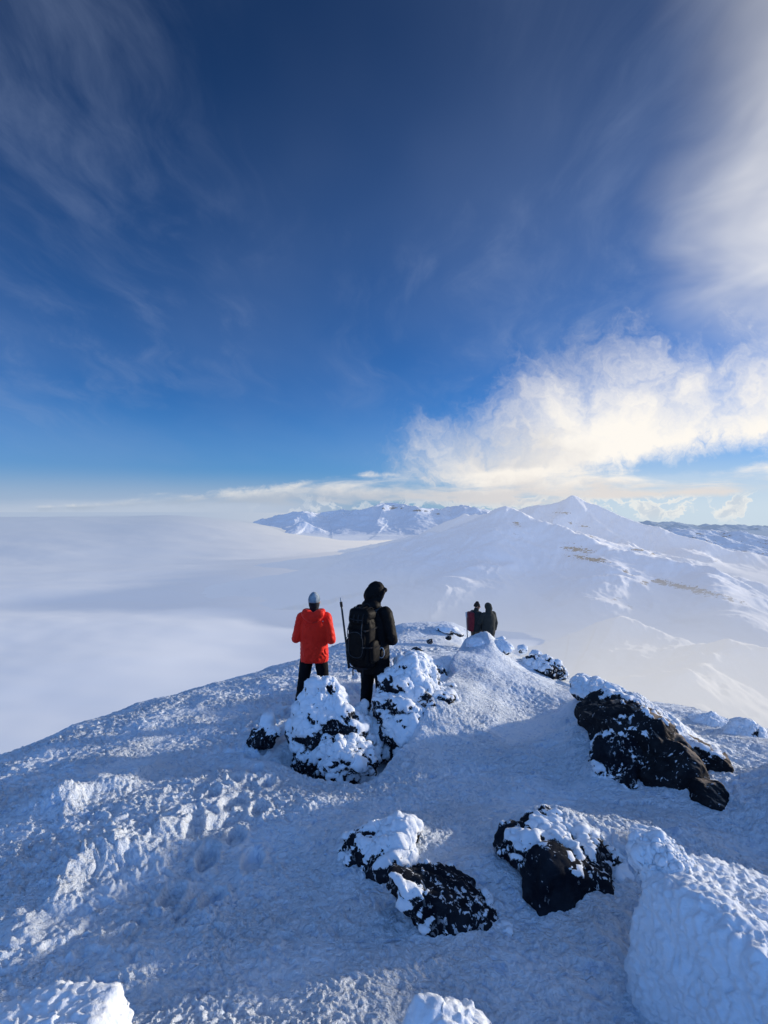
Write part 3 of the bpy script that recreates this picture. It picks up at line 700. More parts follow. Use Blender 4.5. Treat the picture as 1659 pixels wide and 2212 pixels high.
def ribbon(name, pts, w, th, nrm, mat, parent=None):
    """flat webbing along points; nrm gives the outward side"""
    pts = [np.array(p, float) for p in pts]; co = []; fa = []
    for i, p in enumerate(pts):
        tg = pts[min(i + 1, len(pts) - 1)] - pts[max(i - 1, 0)]; tg /= np.linalg.norm(tg)
        nn = np.array(nrm[i] if isinstance(nrm, list) else nrm, float); sd = np.cross(tg, nn); sd /= np.linalg.norm(sd); nn = np.cross(sd, tg)
        for a, b in ((-1, 0), (1, 0), (1, 1), (-1, 1)): co.append(p + sd * a * w / 2 + nn * (b * th))
    for i in range(len(pts) - 1):
        for k in range(4): fa.append((i * 4 + k, i * 4 + (k + 1) % 4, i * 4 + 4 + (k + 1) % 4, i * 4 + 4 + k))
    fa.append((3, 2, 1, 0)); j = (len(pts) - 1) * 4; fa.append((j, j + 1, j + 2, j + 3))
    return mesh_from(name, co, fa, mat, parent, smooth=False)
def rbox(c, s, rot=(0, 0, 0), e=3.6, n=8):
    """rounded box as a squashed superellipsoid"""
    co, fa = ico(4); d = np.sign(co) * np.abs(co) ** (2 / e); nrm = (np.abs(co) ** e).sum(1) ** (1 / e)
    p = co / nrm[:, None] * np.array(s) / 2; m = np.array(Euler(rot).to_matrix())
    return [tuple(q) for q in p @ m.T + np.array(c)], [tuple(f) for f in fa]
def hand(wrist, d, palm, side):
    """palm and five bent fingers; d points along the hand, palm is the side the fingers close to, side=+1 puts the thumb on the left of d"""
    d = np.array(d, float); d /= np.linalg.norm(d); palm = np.array(palm, float); palm -= d * palm.dot(d); palm /= np.linalg.norm(palm)
    lat = np.cross(d, palm) * side; w = np.array(wrist, float); res = []
    for o_ in (-.026, -.009, .009, .026): res.append(cap(w + lat * o_ * .6, w + d * .085 + lat * o_, .014, .011, 10))
    for o_, L in ((-.033, .060), (-.011, .074), (.011, .080), (.033, .072)):
        a = w + d * .088 + lat * o_; b = a + (d * .85 + palm * .45) * L * .5; c = b + (d * .25 + palm * .95) * L * .5
        res.append(cap(a, b, .0088, .0082, 10)); res.append(cap(b, c, .0080, .0070, 10))
    a = w + d * .02 + lat * .028; b = a + (lat * .75 + d * .6 + palm * .25) * .042; c = b + (d * .85 + lat * .1 + palm * .5) * .034
    res.append(cap(a, b, .0125, .0105, 10)); res.append(cap(b, c, .0102, .008, 10))
    return res
def face_head(c, yaw, pitch):
    """head with brow, nose, lips, chin and ears; returns pieces in place and the matrix"""
    Mh = Matrix.Translation(tuple(c)) @ Matrix.Rotation(yaw, 4, 'Z') @ Matrix.Rotation(pitch, 4, 'X')
    pr = [ell((0, -.01, .02), (.076, .096, .105)), ell((0, .035, -.035), (.058, .062, .075)), ell((0, .062, -.095), (.026, .024, .022)),
          cap((0, .088, .012), (0, .112, -.028), .010, .0145), ell((-.014, .098, -.032), (.010, .012, .009)), ell((.014, .098, -.032), (.010, .012, .009)),
          cap((-.022, .088, -.060), (.022, .088, -.060), .009, .009), cap((-.018, .086, -.072), (.018, .086, -.072), .009, .009),
          cap((-.045, .078, .030), (.045, .078, .030), .012, .012), ell((-.040, .070, -.02), (.024, .018, .02)), ell((.040, .070, -.02), (.024, .018, .02)),
          ell((-.080, -.005, -.005), (.012, .022, .033), (0, 0, .3)), ell((.080, -.005, -.005), (.012, .022, .033), (0, 0, -.3))]
    return xform(pr, Mh), Mh
CL = {'skin': cloth('skin', (.42, .25, .19), .55, (.36, .20, .15), 90, 0, .1), 'eye': cloth('eye', (.04, .03, .025), .2, None, 50, 0, .0)}
def body_mesh(name, J, label, cat, loc, yaw, group=None, skin='skin'):
    hd, Mh = face_head(J['head'], J['hyaw'], J['hpitch'])
    sh = J['sh']; pr = list(hd)
    pr.append(cap(v3(*J['neck']), v3(*J['head']) + v3(0, -.015, -.05), .060, .055))
    h = J['hipz']; t = J['chest']
    pr.append(loft([(v3(0, 0, h - .06), .12, .09), (v3(0, 0, h), .165, .11), (v3(0, .0, h + .13), .145, .095), (v3(t[0] * .6, t[1] * .6, t[2] - .12), .165, .11), (v3(*t), .165, .11), (v3(t[0], t[1], t[2] + .10), .11, .08)]))
    for s, k in ((-1, 'l'), (1, 'r')):
        S, E_, W_ = v3(*J['sh' + k]), v3(*J['el' + k]), v3(*J['wr' + k]); Hp, K, A = v3(*J['hip' + k]), v3(*J['kn' + k]), v3(*J['an' + k])
        pr += [cap(S, E_, .052, .042), cap(E_, W_, .041, .029), cap(v3(t[0], t[1], t[2] + .04), S, .06, .055)]
        pr += [cap(Hp, K, .085, .058), cap(K, A, .056, .038), cap(A + v3(0, -.02, -.045), A + v3(s * .03, .14, -.055), .038, .032)]
        pr += hand(W_, J['hd' + k], J['pm' + k], s)
    o = blob(name, pr, CL[skin], None, .0075, 3)
    for s in (-1, 1):
        e_ = blob('eye', xform([ell((s * .033, .081, .008), (.011, .008, .008))], Mh), CL['eye'], o, .003, 0)
    o.location = loc; o.rotation_euler = (0, 0, yaw)
    return tag(o, label, cat, group), Mh
def sleeve(J, k, r=(.085, .072, .060, .050)):
    S, E_, W_ = v3(*J['sh' + k]), v3(*J['el' + k]), v3(*J['wr' + k])
    return [cap(S, E_, r[0], r[1]), cap(E_, E_ + (W_ - E_) * .97, r[2] + .008, r[3])]
def trouser_prims(J, top, r=(.105, .082, .062)):
    pr = [loft([(v3(0, 0, J['hipz'] - .14), .14, .115), (v3(0, 0, J['hipz'] - .02), .19, .14), (v3(0, 0, top), .175, .13)])]
    for k in 'lr':
        Hp, K, A = v3(*J['hip' + k]), v3(*J['kn' + k]), v3(*J['an' + k])
        pr += [cap(Hp, K, r[0], r[1]), cap(K, A + v3(0, 0, .02), r[1] * .97, r[2])]
    return pr
def boots(J, mat, parent):
    for s, k in ((-1, 'l'), (1, 'r')):
        A = v3(*J['an' + k])
        b = blob('boot', [cap(A + v3(0, -.01, .10), A + v3(0, -.01, -.02), .062, .060), cap(A + v3(0, -.04, -.035), A + v3(s * .03, .15, -.045), .052, .047)], mat, parent, .012, 2)
        rbx = rbox(A + v3(s * .014, .055, -.082), (.11, .31, .035), (0, 0, -s * .16)); blob('sole', [rbx], CL['rubber'], b, .010, 1)
def beanie(Mh, mat, parent, low=-.005, top=.165, knob=False):
    pr = [xform([loft([(v3(0, -.012, low), .088, .108), (v3(0, -.012, low + .04), .0905, .110), (v3(0, -.012, low + .085), .082, .100), (v3(0, -.014, low + .12), .062, .076), (v3(0, -.016, top - .008), .034, .042), (v3(0, -.016, top), .012, .015)])], Mh)[0]]
    return blob('beanie', pr, mat, parent, .006, 3, .0022, (60, 60, 14), 5)
CL['red'] = cloth('red_shell', (.86, .030, .013), .55, (.76, .020, .010), 22, .1, .35)
CL['black'] = cloth('black_shell', (.0055, .0055, .0065), .6, (.004, .004, .0045), 22, .0, .35)
CL['navy'] = cloth('dark_trousers', (.006, .007, .010), .75, (.004, .005, .007), 26, .0, .35)
CL['rubber'] = cloth('rubber', (.02, .02, .02), .7, None, 60, 0, .2)
CL['boot'] = cloth('boot_leather', (.03, .027, .025), .6, None, 40, 0, .2)
CL['knit'] = cloth('patterned_knit', (.05, .10, .15), .9, (.36, .42, .46), 30, .3, .6)
CL['gaiter'] = cloth('dark_gaiter', (.012, .014, .018), .9)
CL['pack'] = cloth('pack_nylon', (.005, .0052, .006), .6, (.0035, .0035, .004), 45, .0, .3)
CL['web'] = cloth('webbing', (.022, .023, .026), .7, (.014, .014, .017), 160, .0, .3)
CL['webl'] = cloth('grey_webbing', (.055, .062, .07), .7, (.035, .04, .046), 160, .05, .3)
CL['green'] = cloth('dark_green_shell', (.022, .028, .029), .8, (.016, .020, .021), 20, .1, .3)  # far pair's clothes, from here on, lifted in colour to take in haze
CL['grey'] = cloth('dark_grey_shell', (.030, .034, .033), .8, (.022, .026, .026), 20, .1, .3)
CL['brown'] = cloth('brown_grey_trousers', (.105, .088, .072), .85, (.07, .058, .048), 20, .1, .3)
CL['brown2'] = cloth('brown_trousers', (.080, .068, .056), .85, (.052, .043, .036), 20, .1, .3)
CL['maroon'] = cloth('maroon_nylon', (.16, .022, .032), .7, (.11, .014, .022), 25, .1, .3)
CL['hat'] = cloth('dark_brown_knit', (.032, .024, .022), .9, None, 40, .1, .4)
CL['steel'] = metal('grey_alloy', (.32, .36, .40), .35)
CL['dsteel'] = metal('dark_alloy', (.07, .075, .08), .45)
CL['cord'] = cloth('pale_cord', (.40, .46, .52), .7, (.28, .33, .38), 120, .0, .2)
def base_joints(**kw):
    J = dict(head=(0, .02, 1.645), hyaw=0, hpitch=0, neck=(0, -.005, 1.46), sh=.19, hipz=.93, chest=(0, -.01, 1.32),
             shl=(-.185, -.01, 1.40), shr=(.185, -.01, 1.40), ell=(-.275, -.02, 1.10), elr=(.275, -.02, 1.10), wrl=(-.10, .24, 1.12), wrr=(.10, .24, 1.12),
             hdl=(.6, .75, .05), hdr=(-.6, .75, .05), pml=(.4, -.2, -.9), pmr=(-.4, -.2, -.9),
             hipl=(-.10, 0, .90), hipr=(.10, 0, .90), knl=(-.14, .03, .48), knr=(.13, .03, .48), anl=(-.16, -.01, .10), anr=(.14, .0, .10))
    J.update(kw); return J
def jacket_prims(J, hem, e=1.0, w=1.0, arms='lr', ra=(.085, .072, .060, .050)):
    t = J['chest']
    pr = [loft([(v3(0, -.005, hem), .205 * w, .155 * e), (v3(0, -.005, hem + .05), .21 * w, .16 * e), (v3(t[0] * .3, t[1] * .3, (hem + t[2]) / 2), .205 * w, .15 * e), (v3(t[0] * .8, t[1] * .8, t[2] - .08), .215 * w, .15 * e),
                (v3(*t), .205 * w, .145 * e), (v3(t[0], t[1], t[2] + .08), .175 * w, .125 * e), (v3(t[0], t[1] + .005, t[2] + .155), .105, .095)], 32, 2.4)]
    for k in arms: pr += sleeve(J, k, ra)
    pr += [cap(v3(t[0], t[1], t[2] + .05), v3(*J['shl']), .09, .082), cap(v3(t[0], t[1], t[2] + .05), v3(*J['shr']), .09, .082)]
    return pr
def stand(px, py, Y):
    p = P(px, py, Y); return p

# ---- person in red
J = base_joints(shl=(-.19, -.01, 1.40), shr=(.19, -.01, 1.40), ell=(-.268, -.05, 1.09), elr=(.268, -.05, 1.07), wrl=(-.13, .22, 1.10), wrr=(.13, .22, 1.10),
                knl=(-.165, .03, .47), anl=(-.225, -.01, .10), knr=(.135, .03, .48), anr=(.15, .05, .10), hipl=(-.095, 0, .86), hipr=(.095, 0, .86), hipz=.90)
pr_, Mh = body_mesh('person', J, 'person in a red hooded jacket and patterned beanie standing with back turned', 'person', tuple(P(678.5, 1528, 8.0)), 0)
jk = jacket_prims(J, .735, 1.0, 1.03)
blob('jacket', jk, CL['red'], pr_, .009, 4, .017, (8, 8, 4.2), 11)
hood = [ell((-.085, -.125, 1.475), (.095, .075, .075), (0, .35, .3)), ell((.085, -.125, 1.475), (.095, .075, .075), (0, -.35, -.3)), ell((0, -.15, 1.435), (.135, .065, .085)),
        cap((-.13, -.03, 1.50), (-.05, .08, 1.485), .05, .04), cap((.13, -.03, 1.50), (.05, .08, 1.485), .05, .04)]
blob('hood', hood, CL['red'], pr_, .009, 4, .010, (11, 11, 9), 12)
for s in (-1, 1): tube('hem_cord', [(s * .12, -.163, .742), (s * .05, -.170, .738), (s * .0, -.171, .738)], .004, CL['red'], pr_)
tr = blob('trousers', trouser_prims(J, .98, (.108, .086, .070)), CL['navy'], pr_, .011, 4, .009, (9, 9, 6), 13)
beanie(Mh, CL['knit'], pr_, .0, .158)
blob('neck_gaiter', [xform([loft([(v3(0, -.012, -.085), .072, .085), (v3(0, -.012, -.05), .082, .100), (v3(0, -.012, .006), .0835, .103)])], Mh)[0], cap((0, -.01, 1.47), (0, .0, 1.58), .072, .07)], CL['gaiter'], pr_, .007, 3, .003, (20, 20, 40), 4)
boots(J, CL['boot'], pr_)

mesh_from('logo', *rbox((.150, -.118, 1.37), (.026, .006, .010), (0, 0, .5)), cloth('pale_print', (.6, .6, .58)), pr_)
# ---- person in black with hood up
BY = -R(32); bl = P(806, 1548, 7.15)
J = base_joints(head=(.015, .045, 1.70), hyaw=-R(36), hpitch=-R(24), neck=(0, .0, 1.52), chest=(0, .0, 1.38), shl=(-.20, 0, 1.455), shr=(.20, 0, 1.455), ell=(-.285, .04, 1.15), elr=(.285, .02, 1.12),
                wrl=(-.08, .27, 1.16), wrr=(.10, .27, 1.14), hipz=.97, hipl=(-.10, 0, .93), hipr=(.10, 0, .93), knl=(-.12, .04, .50), knr=(.12, .04, .50), anl=(-.13, 0, .10), anr=(.13, 0.02, .10))
bp_, Mh = body_mesh('person', J, 'person in a long black jacket with the hood up, looking down to the right', 'person', tuple(bl), BY)
blob('jacket', jacket_prims(J, .64, 1.12, 1.08, 'lr', (.098, .088, .074, .060)), CL['black'], bp_, .010, 4, .017, (8, 8, 4.2), 21)
hp = xform([ell((0, -.022, .045), (.108, .128, .138)), ell((0, -.055, -.02), (.105, .11, .13)), cap((-.088, .055, .07), (-.085, .045, -.07), .030, .034), cap((.088, .055, .07), (.085, .045, -.07), .030, .034), cap((-.07, .07, .105), (.07, .07, .105), .032, .032)], Mh)
hp += [cap((0, -.02, 1.50), (0, .0, 1.60), .125, .11), ell((0, -.06, 1.56), (.135, .10, .09))]
# the hood is open at the face: carve by leaving the front of the head ahead of it
blob('hood', hp, CL['black'], bp_, .010, 3, .008, (10, 10, 7), 22)
blob('neck_gaiter', [xform([ell((0, .03, -.095), (.07, .07, .045))], Mh)[0]], CL['gaiter'], bp_, .007, 2)
blob('trousers', trouser_prims(J, 1.02, (.112, .092, .075)), CL['navy'], bp_, .012, 4, .009, (9, 9, 6), 23)
boots(J, CL['boot'], bp_)

# ---- black backpack (local frame turned like its wearer)
def rucksack(loc, yaw, sc, mats, label, detail=True, group=None):
    t = empty('backpack', loc, label, 'backpack', yaw, group)
    body, web, webl, al = mats
    blob('pack_body', [rbox((0, -.265, .40), (.36, .25, .74), (R(-3), 0, 0), 4.2), rbox((0, -.25, .14), (.33, .22, .26), (0, 0, 0), 3.4)], body, t, .012, 4, .008, (9, 9, 7), 31)
    blob('lid', [rbox((0, -.262, .745), (.35, .27, .17), (R(-6), 0, 0), 3.2), rbox((0, -.34, .69), (.31, .13, .15), (R(-4), 0, 0), 3.2)], body, t, .011, 4, .006, (10, 10, 10), 32)
    if not detail:
        for s in (-1, 1): ribbon('shoulder_strap', [(s * .10, -.15, .68), (s * .11, -.06, .79), (s * .115, .06, .77), (s * .13, .15, .62), (s * .14, .12, .42)], .05, .014, [(0, -1, .3), (0, 0, 1), (0, .4, 1), (0, 1, .2), (0, 1, 0)], body, t)
        return t
    for s in (-1, 1):
        blob('side_pocket', [rbox((s * .185, -.255, .27), (.09, .20, .30), (0, 0, 0), 3.4)], body, t, .011, 4, .006, (10, 10, 8), 33 + s)
    blob('front_pocket', [rbox((.01, -.395, .36), (.26, .08, .40), (R(-2), 0, 0), 4)], body, t, .010, 3, .006, (10, 10, 8), 36)
    for x_ in (-.105, -.035, .035, .105):                                   # webbing over the lid
        ribbon('lid_strap', [(x_, -.150, .805), (x_, -.21, .838), (x_, -.29, .838), (x_, -.365, .805), (x_, -.412, .735), (x_ * .98, -.418, .66)], .017, .004, [(0, 0, 1), (0, -.1, 1), (0, -.3, 1), (0, -.8, .6), (0, -1, .2), (0, -1, 0)], web, t)
    tube('haul_loop', [(-.055, -.155, .80), (-.05, -.15, .85), (0, -.148, .872), (.05, -.15, .85), (.055, -.155, .80)], .008, web, t)
    for s in (-1, 1):
        st = ribbon('compression_strap', [(s * .232, -.18, .33), (s * .236, -.27, .335), (s * .20, -.372, .34), (s * .14, -.432, .345), (s * .11, -.442, .345)], .018, .004, [(s, 0, 0), (s, -.2, 0), (s, -1, 0), (0, -1, 0), (0, -1, 0)], web, t)
        blob('buckle', [rbox((s * .13, -.442, .345), (.036, .014, .028))], al, st, .004, 1)
        st = ribbon('compression_strap', [(s * .186, -.17, .58), (s * .190, -.27, .57), (s * .15, -.392, .56), (s * .10, -.402, .555)], .018, .004, [(s, 0, 0), (s, -.3, 0), (s * .4, -1, 0), (0, -1, 0)], web, t)
        blob('buckle', [rbox((s * .135, -.402, .557), (.036, .014, .028))], al, st, .004, 1)
        ribbon('dangling_strap', [(s * .10, -.415, .66), (s * .105, -.44, .60), (s * .115, -.452, .52), (s * .11, -.452, .47)], .013, .003, (0, -1, 0), webl, t)
        ribbon('dangling_strap', [(s * .075, -.36, .06), (s * .08, -.372, .0), (s * .078, -.37, -.07)], .018, .003, (0, -1, 0), web, t)
        ribbon('shoulder_strap', [(s * .09, -.14, .70), (s * .10, -.10, .775), (s * .11, -.02, .805), (s * .125, .08, .785), (s * .145, .165, .68), (s * .16, .17, .52), (s * .18, .10, .38)], .062, .016, [(0, -1, .3), (0, -.6, 1), (0, 0, 1), (0, .5, 1), (0, 1, .4), (0, 1, 0), (s, 1, 0)], webl if s > 0 else body, t)
        blob('hip_belt', [rbox((s * .215, -.05, .215), (.045, .26, .11), (0, 0, s * .12), 3)], body, t, .01, 2, .004, (12, 12, 12), 40)
        tube('gear_loop', [(s * .245, -.10, .20), (s * .255, -.07, .165), (s * .255, -.0, .165), (s * .245, .03, .20)], .005, web, t)
    tube('zip', [(-.11, -.437, .50), (-.115, -.440, .30), (-.08, -.440, .20), (.09, -.440, .20), (.125, -.44, .30), (.12, -.437, .50), (.0, -.436, .555), (-.11, -.437, .50)], .0035, webl, t)
    tube('zip', [(-.10, -.408, .70), (.0, -.415, .69), (.11, -.408, .70)], .003, webl, t)
    tube('side_cord', [(-.242, -.24, .42), (-.27, -.25, .40), (-.285, -.25, .36), (-.262, -.25, .33), (-.24, -.25, .30)], .005, web, t)
    tube('side_cord', [(-.205, -.25, .60), (-.235, -.25, .59), (-.24, -.25, .54), (-.20, -.25, .53)], .005, web, t)
    ribbon('base_strap', [(-.15, -.37, .05), (-.05, -.385, .035), (.05, -.385, .035), (.15, -.37, .06)], .022, .004, (0, -1, -.2), web, t)
    return t
rk = rucksack((bl[0], bl[1], bl[2] + .73), BY, 1.0, (CL['pack'], CL['web'], CL['webl'], CL['dsteel']), 'tall black backpack with many straps on the back of the black clad person')
# ---- pole strapped upright on its left side
def pole():
    a = np.array(bl) + v3(-.435, -.245, 1.70); b = np.array(bl) + v3(-.315, -.335, .80)
    t = empty('walking_pole', tuple(b), 'slim dark pole with pointed tip strapped upright to the left side of the black backpack', 'pole')
    d = a - b; L = np.linalg.norm(d); d /= L
    tube('shaft', [tuple(d * 0), tuple(d * L * .5), tuple(d * (L - .10))], .0135, CL['dsteel'], t)
    tube('collar', [tuple(d * (L - .12)), tuple(d * (L - .10)), tuple(d * (L - .055))], .019, CL['rubber'], t)
    mesh_from('tip', *cap(d * (L - .06), d * L, .011, .004), CL['steel'], t)
    tube('grip', [tuple(d * -.02), tuple(d * .10), tuple(d * .20)], .018, CL['rubber'], t)
pole()
# ---- carabiner and loop at the right hip
def carabiner():
    c = np.array(bl) + v3(.118, -.225, .955)
    t = empty('carabiner', tuple(c), 'grey oval snap hook hanging at the right hip of the black clad person', 'carabiner')
    tube('frame', [(.036 * math.sin(a) * (1.0 - .12 * math.cos(a)), .006 * math.sin(a), .070 * math.cos(a)) for a in np.linspace(0, 2 * math.pi, 17)[:-1]], .0062, CL['cord'], t, cyc=True)
    tube('gate', [(-.033, 0, -.035), (-.036, 0, 0), (-.033, 0, .032)], .0072, CL['steel'], t)
    tube('sling', [(0, .0, .066), (.004, .02, .10), (.0, .05, .14), (0, .07, .17)], .006, CL['web'], t)
carabiner()

# ---- the far pair
cl_ = P(1029, 1413, 17.5); cr_ = P(1055.5, 1416, 17.3)
J = base_joints(head=(.01, .03, 1.645), hyaw=-R(30), hpitch=-R(8), ell=(-.27, .02, 1.10), wrl=(-.02, .28, 1.10), elr=(.29, .06, 1.12), wrr=(.17, .33, 1.10))
pa, Mh = body_mesh('person', J, 'far person in a dark jacket and brown trousers wearing a maroon backpack', 'person', tuple(cl_), -R(58))
blob('jacket', jacket_prims(J, .80, 1.1, 1.05), CL['green'], pa, .014, 4, .012, (7, 7, 5), 51)
blob('trousers', trouser_prims(J, 1.0, (.125, .108, .092)), CL['brown'], pa, .014, 4, .010, (8, 8, 6), 52)
beanie(Mh, CL['hat'], pa, -.03, .16); boots(J, CL['boot'], pa)
blob('collar', [cap((0, -.01, 1.45), (0, .0, 1.53), .095, .085)], CL['green'], pa, .012, 2)
rk2 = rucksack((cl_[0], cl_[1], cl_[2] + .78), -R(76), 1.0, (CL['maroon'], CL['web'], CL['webl'], CL['dsteel']), 'maroon backpack worn by the left one of the far pair', detail=False); rk2.scale = (.82, .80, .82)
tp = empty('walking_pole', (cl_[0] - .30, cl_[1] - .12, cl_[2] + .10), 'pale pole standing beside the maroon backpack of the far person', 'pole')
tube('shaft', [(0, 0, 0), (-.03, 0, .6), (-.06, 0, 1.22)], .016, CL['steel'], tp)
tube('grip', [(-.06, 0, 1.20), (-.063, 0, 1.28), (-.066, 0, 1.36)], .026, CL['cord'], tp)
J = base_joints(head=(-.005, .04, 1.625), hyaw=R(22), hpitch=-R(14), shl=(-.19, 0, 1.39), ell=(-.30, .08, 1.12), wrl=(-.22, .32, 1.14), elr=(.27, -.03, 1.08), wrr=(.285, .05, .84), hdr=(.05, .15, -1), pmr=(-1, .2, 0), hdl=(.2, 1, 0))
pb, Mh = body_mesh('person', J, 'far person with the hood up and one arm hanging, right one of the pair', 'person', tuple(cr_), R(22))
blob('jacket', jacket_prims(J, .72, 1.15, 1.04), CL['grey'], pb, .014, 4, .012, (7, 7, 5), 61)
blob('hood', xform([ell((0, -.02, .03), (.112, .125, .130)), ell((0, -.045, -.04), (.105, .11, .12))], Mh) + [cap((0, -.02, 1.44), (0, .0, 1.54), .12, .11)], CL['grey'], pb, .012, 3, .006, (9, 9, 7), 62)
blob('trousers', trouser_prims(J, 1.0, (.12, .10, .085)), CL['brown2'], pb, .014, 4, .010, (8, 8, 6), 63)
boots(J, CL['boot'], pb)
# ================================================================== THE FAR LAND
FOG_Z = -377.0
def painted_haze(t, sh, pos, near=2500., length=26000., amount=.9, fog=(-290., -372.), fogmax=.98, sdr=(.2, .9), cold=(.36, .48, .68, 1), mist=None, far2=False):
    """ground fog by height (a white diffusing layer) and air light painted as emission by distance, both fixed in the world"""
    x, y, z = t.sep(pos)
    dist = t.vmath('LENGTH', pos)
    nz = t.noise(t.mapping(pos, scale=(.0011, .0011, .004)), 1.0, 5, .55)
    zz = t.math('ADD', z, t.math('MULTIPLY', t.math('SUBTRACT', nz, .5), -150.))
    if fog:
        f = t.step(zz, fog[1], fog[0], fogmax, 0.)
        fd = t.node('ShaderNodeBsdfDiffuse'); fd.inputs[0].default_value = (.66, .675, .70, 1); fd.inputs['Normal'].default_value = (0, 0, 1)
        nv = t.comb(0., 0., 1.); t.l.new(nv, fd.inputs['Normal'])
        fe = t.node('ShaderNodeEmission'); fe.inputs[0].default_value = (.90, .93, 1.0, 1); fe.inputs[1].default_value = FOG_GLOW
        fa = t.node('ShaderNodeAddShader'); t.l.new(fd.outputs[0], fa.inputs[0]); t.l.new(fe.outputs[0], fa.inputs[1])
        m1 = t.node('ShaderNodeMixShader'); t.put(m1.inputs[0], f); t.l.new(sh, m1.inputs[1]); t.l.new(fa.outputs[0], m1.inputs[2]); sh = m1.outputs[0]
    if mist:                                                # mist around the low hill, painted as emission by distance
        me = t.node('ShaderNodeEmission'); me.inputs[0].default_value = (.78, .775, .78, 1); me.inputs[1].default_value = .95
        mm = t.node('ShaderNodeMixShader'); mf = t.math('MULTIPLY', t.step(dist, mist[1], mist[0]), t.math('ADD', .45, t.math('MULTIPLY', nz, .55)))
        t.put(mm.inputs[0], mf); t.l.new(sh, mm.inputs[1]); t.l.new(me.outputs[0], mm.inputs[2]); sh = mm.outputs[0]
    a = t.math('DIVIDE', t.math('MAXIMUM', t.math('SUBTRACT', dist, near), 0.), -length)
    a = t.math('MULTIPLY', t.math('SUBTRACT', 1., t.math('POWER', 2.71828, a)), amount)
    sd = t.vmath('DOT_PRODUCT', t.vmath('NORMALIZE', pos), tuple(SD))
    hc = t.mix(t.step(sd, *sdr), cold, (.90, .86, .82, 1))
    em = t.node('ShaderNodeEmission'); t.put(em.inputs[0], hc); em.inputs[1].default_value = .95  # painted haze: emission laid over the surface by distance and sun side
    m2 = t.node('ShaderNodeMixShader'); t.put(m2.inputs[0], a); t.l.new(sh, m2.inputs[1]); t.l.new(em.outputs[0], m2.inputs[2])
    if far2:                                                # far fog painted with emission to melt into the horizon haze
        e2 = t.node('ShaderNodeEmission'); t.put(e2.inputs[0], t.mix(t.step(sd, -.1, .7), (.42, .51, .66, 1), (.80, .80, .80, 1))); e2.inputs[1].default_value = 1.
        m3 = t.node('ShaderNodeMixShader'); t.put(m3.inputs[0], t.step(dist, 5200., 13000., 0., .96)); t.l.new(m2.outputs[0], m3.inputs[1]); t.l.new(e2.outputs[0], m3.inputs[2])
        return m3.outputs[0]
    return m2.outputs[0]
FOG_GLOW = .27  # emission standing in for light scattered through the fog
def mat_far(name, rock, rock2, scale, near, length, amount, fog, glow=.0, snow=(.84, .87, .92, 1), sdr=(.2, .9), mist=None):
    m, t = new_mat(name)
    pos = t.node('ShaderNodeNewGeometry').outputs['Position']
    ra = t.node('ShaderNodeAttribute', attribute_name='rock').outputs['Fac']
    n1 = t.noise(t.mapping(pos, scale=(scale, scale, scale * 3)), 1.0, 7, .68, .3)
    n2 = t.noise(t.mapping(pos, scale=(scale * 3, scale * 3, scale * 9)), 1.0, 5, .6)
    f = t.step(t.math('ADD', ra, t.math('MULTIPLY', t.math('SUBTRACT', n1, .5), 2.3)), .55, .68)
    c = t.mix(f, snow, t.mix(n2, rock + (1,), rock2 + (1,)))
    sh = princ(t, c, .8, t.bump(n2, .25, 1.2 / scale * .02), .1)
    if glow:  # warm emission added to lift the shaded far snow
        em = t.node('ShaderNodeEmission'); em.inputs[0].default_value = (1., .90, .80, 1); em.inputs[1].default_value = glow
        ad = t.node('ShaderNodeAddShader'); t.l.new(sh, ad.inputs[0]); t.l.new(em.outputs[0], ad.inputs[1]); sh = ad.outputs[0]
    out(t, painted_haze(t, sh, pos, near, length, amount, fog, .98, sdr, mist=mist)); return m
def ridge_field(x, y, ridges, base):
    """soft maximum over ridge lines given as survey points with depths"""
    k = 16.; acc = np.full(x.shape, 0.0); acc += np.exp(0 / k)
    tot = np.zeros(x.shape) + 1.
    hs = []
    for pts, slope, w in ridges:
        q = [P(*p) for p in pts]; q = [(a[0], a[1], a[2] - CAM_Z - base) for a in q]
        d, v, s = seg_dist(x, y, q)
        dd = np.sqrt(d * d + w * w) - w
        hs.append(np.maximum(v, 1) * np.exp(-dd * slope / np.maximum(v, 40.)))
    h = np.stack(hs); mx = h.max(0)
    return base + mx + k * np.log(np.exp((h - mx) / k).sum(0))
def polar(a0, a1, na, r0, r1, nr):
    A, RR = np.meshgrid(np.radians(np.linspace(a0, a1, na)), np.geomspace(r0, r1, nr))
    return RR * np.sin(A), RR * np.cos(A)
def blob_attr(x, y, z, spots):
    r = np.zeros(x.shape)
    for px, py, Y, rx, rz, g in spots:
        c = P(px, py, Y); c[2] -= CAM_Z
        r = np.maximum(r, g * np.exp(-(((x - c[0]) / rx) ** 2 + ((z - c[2]) / rz) ** 2 + ((y - c[1]) / (rx * 5 + 600)) ** 2)))
    return r
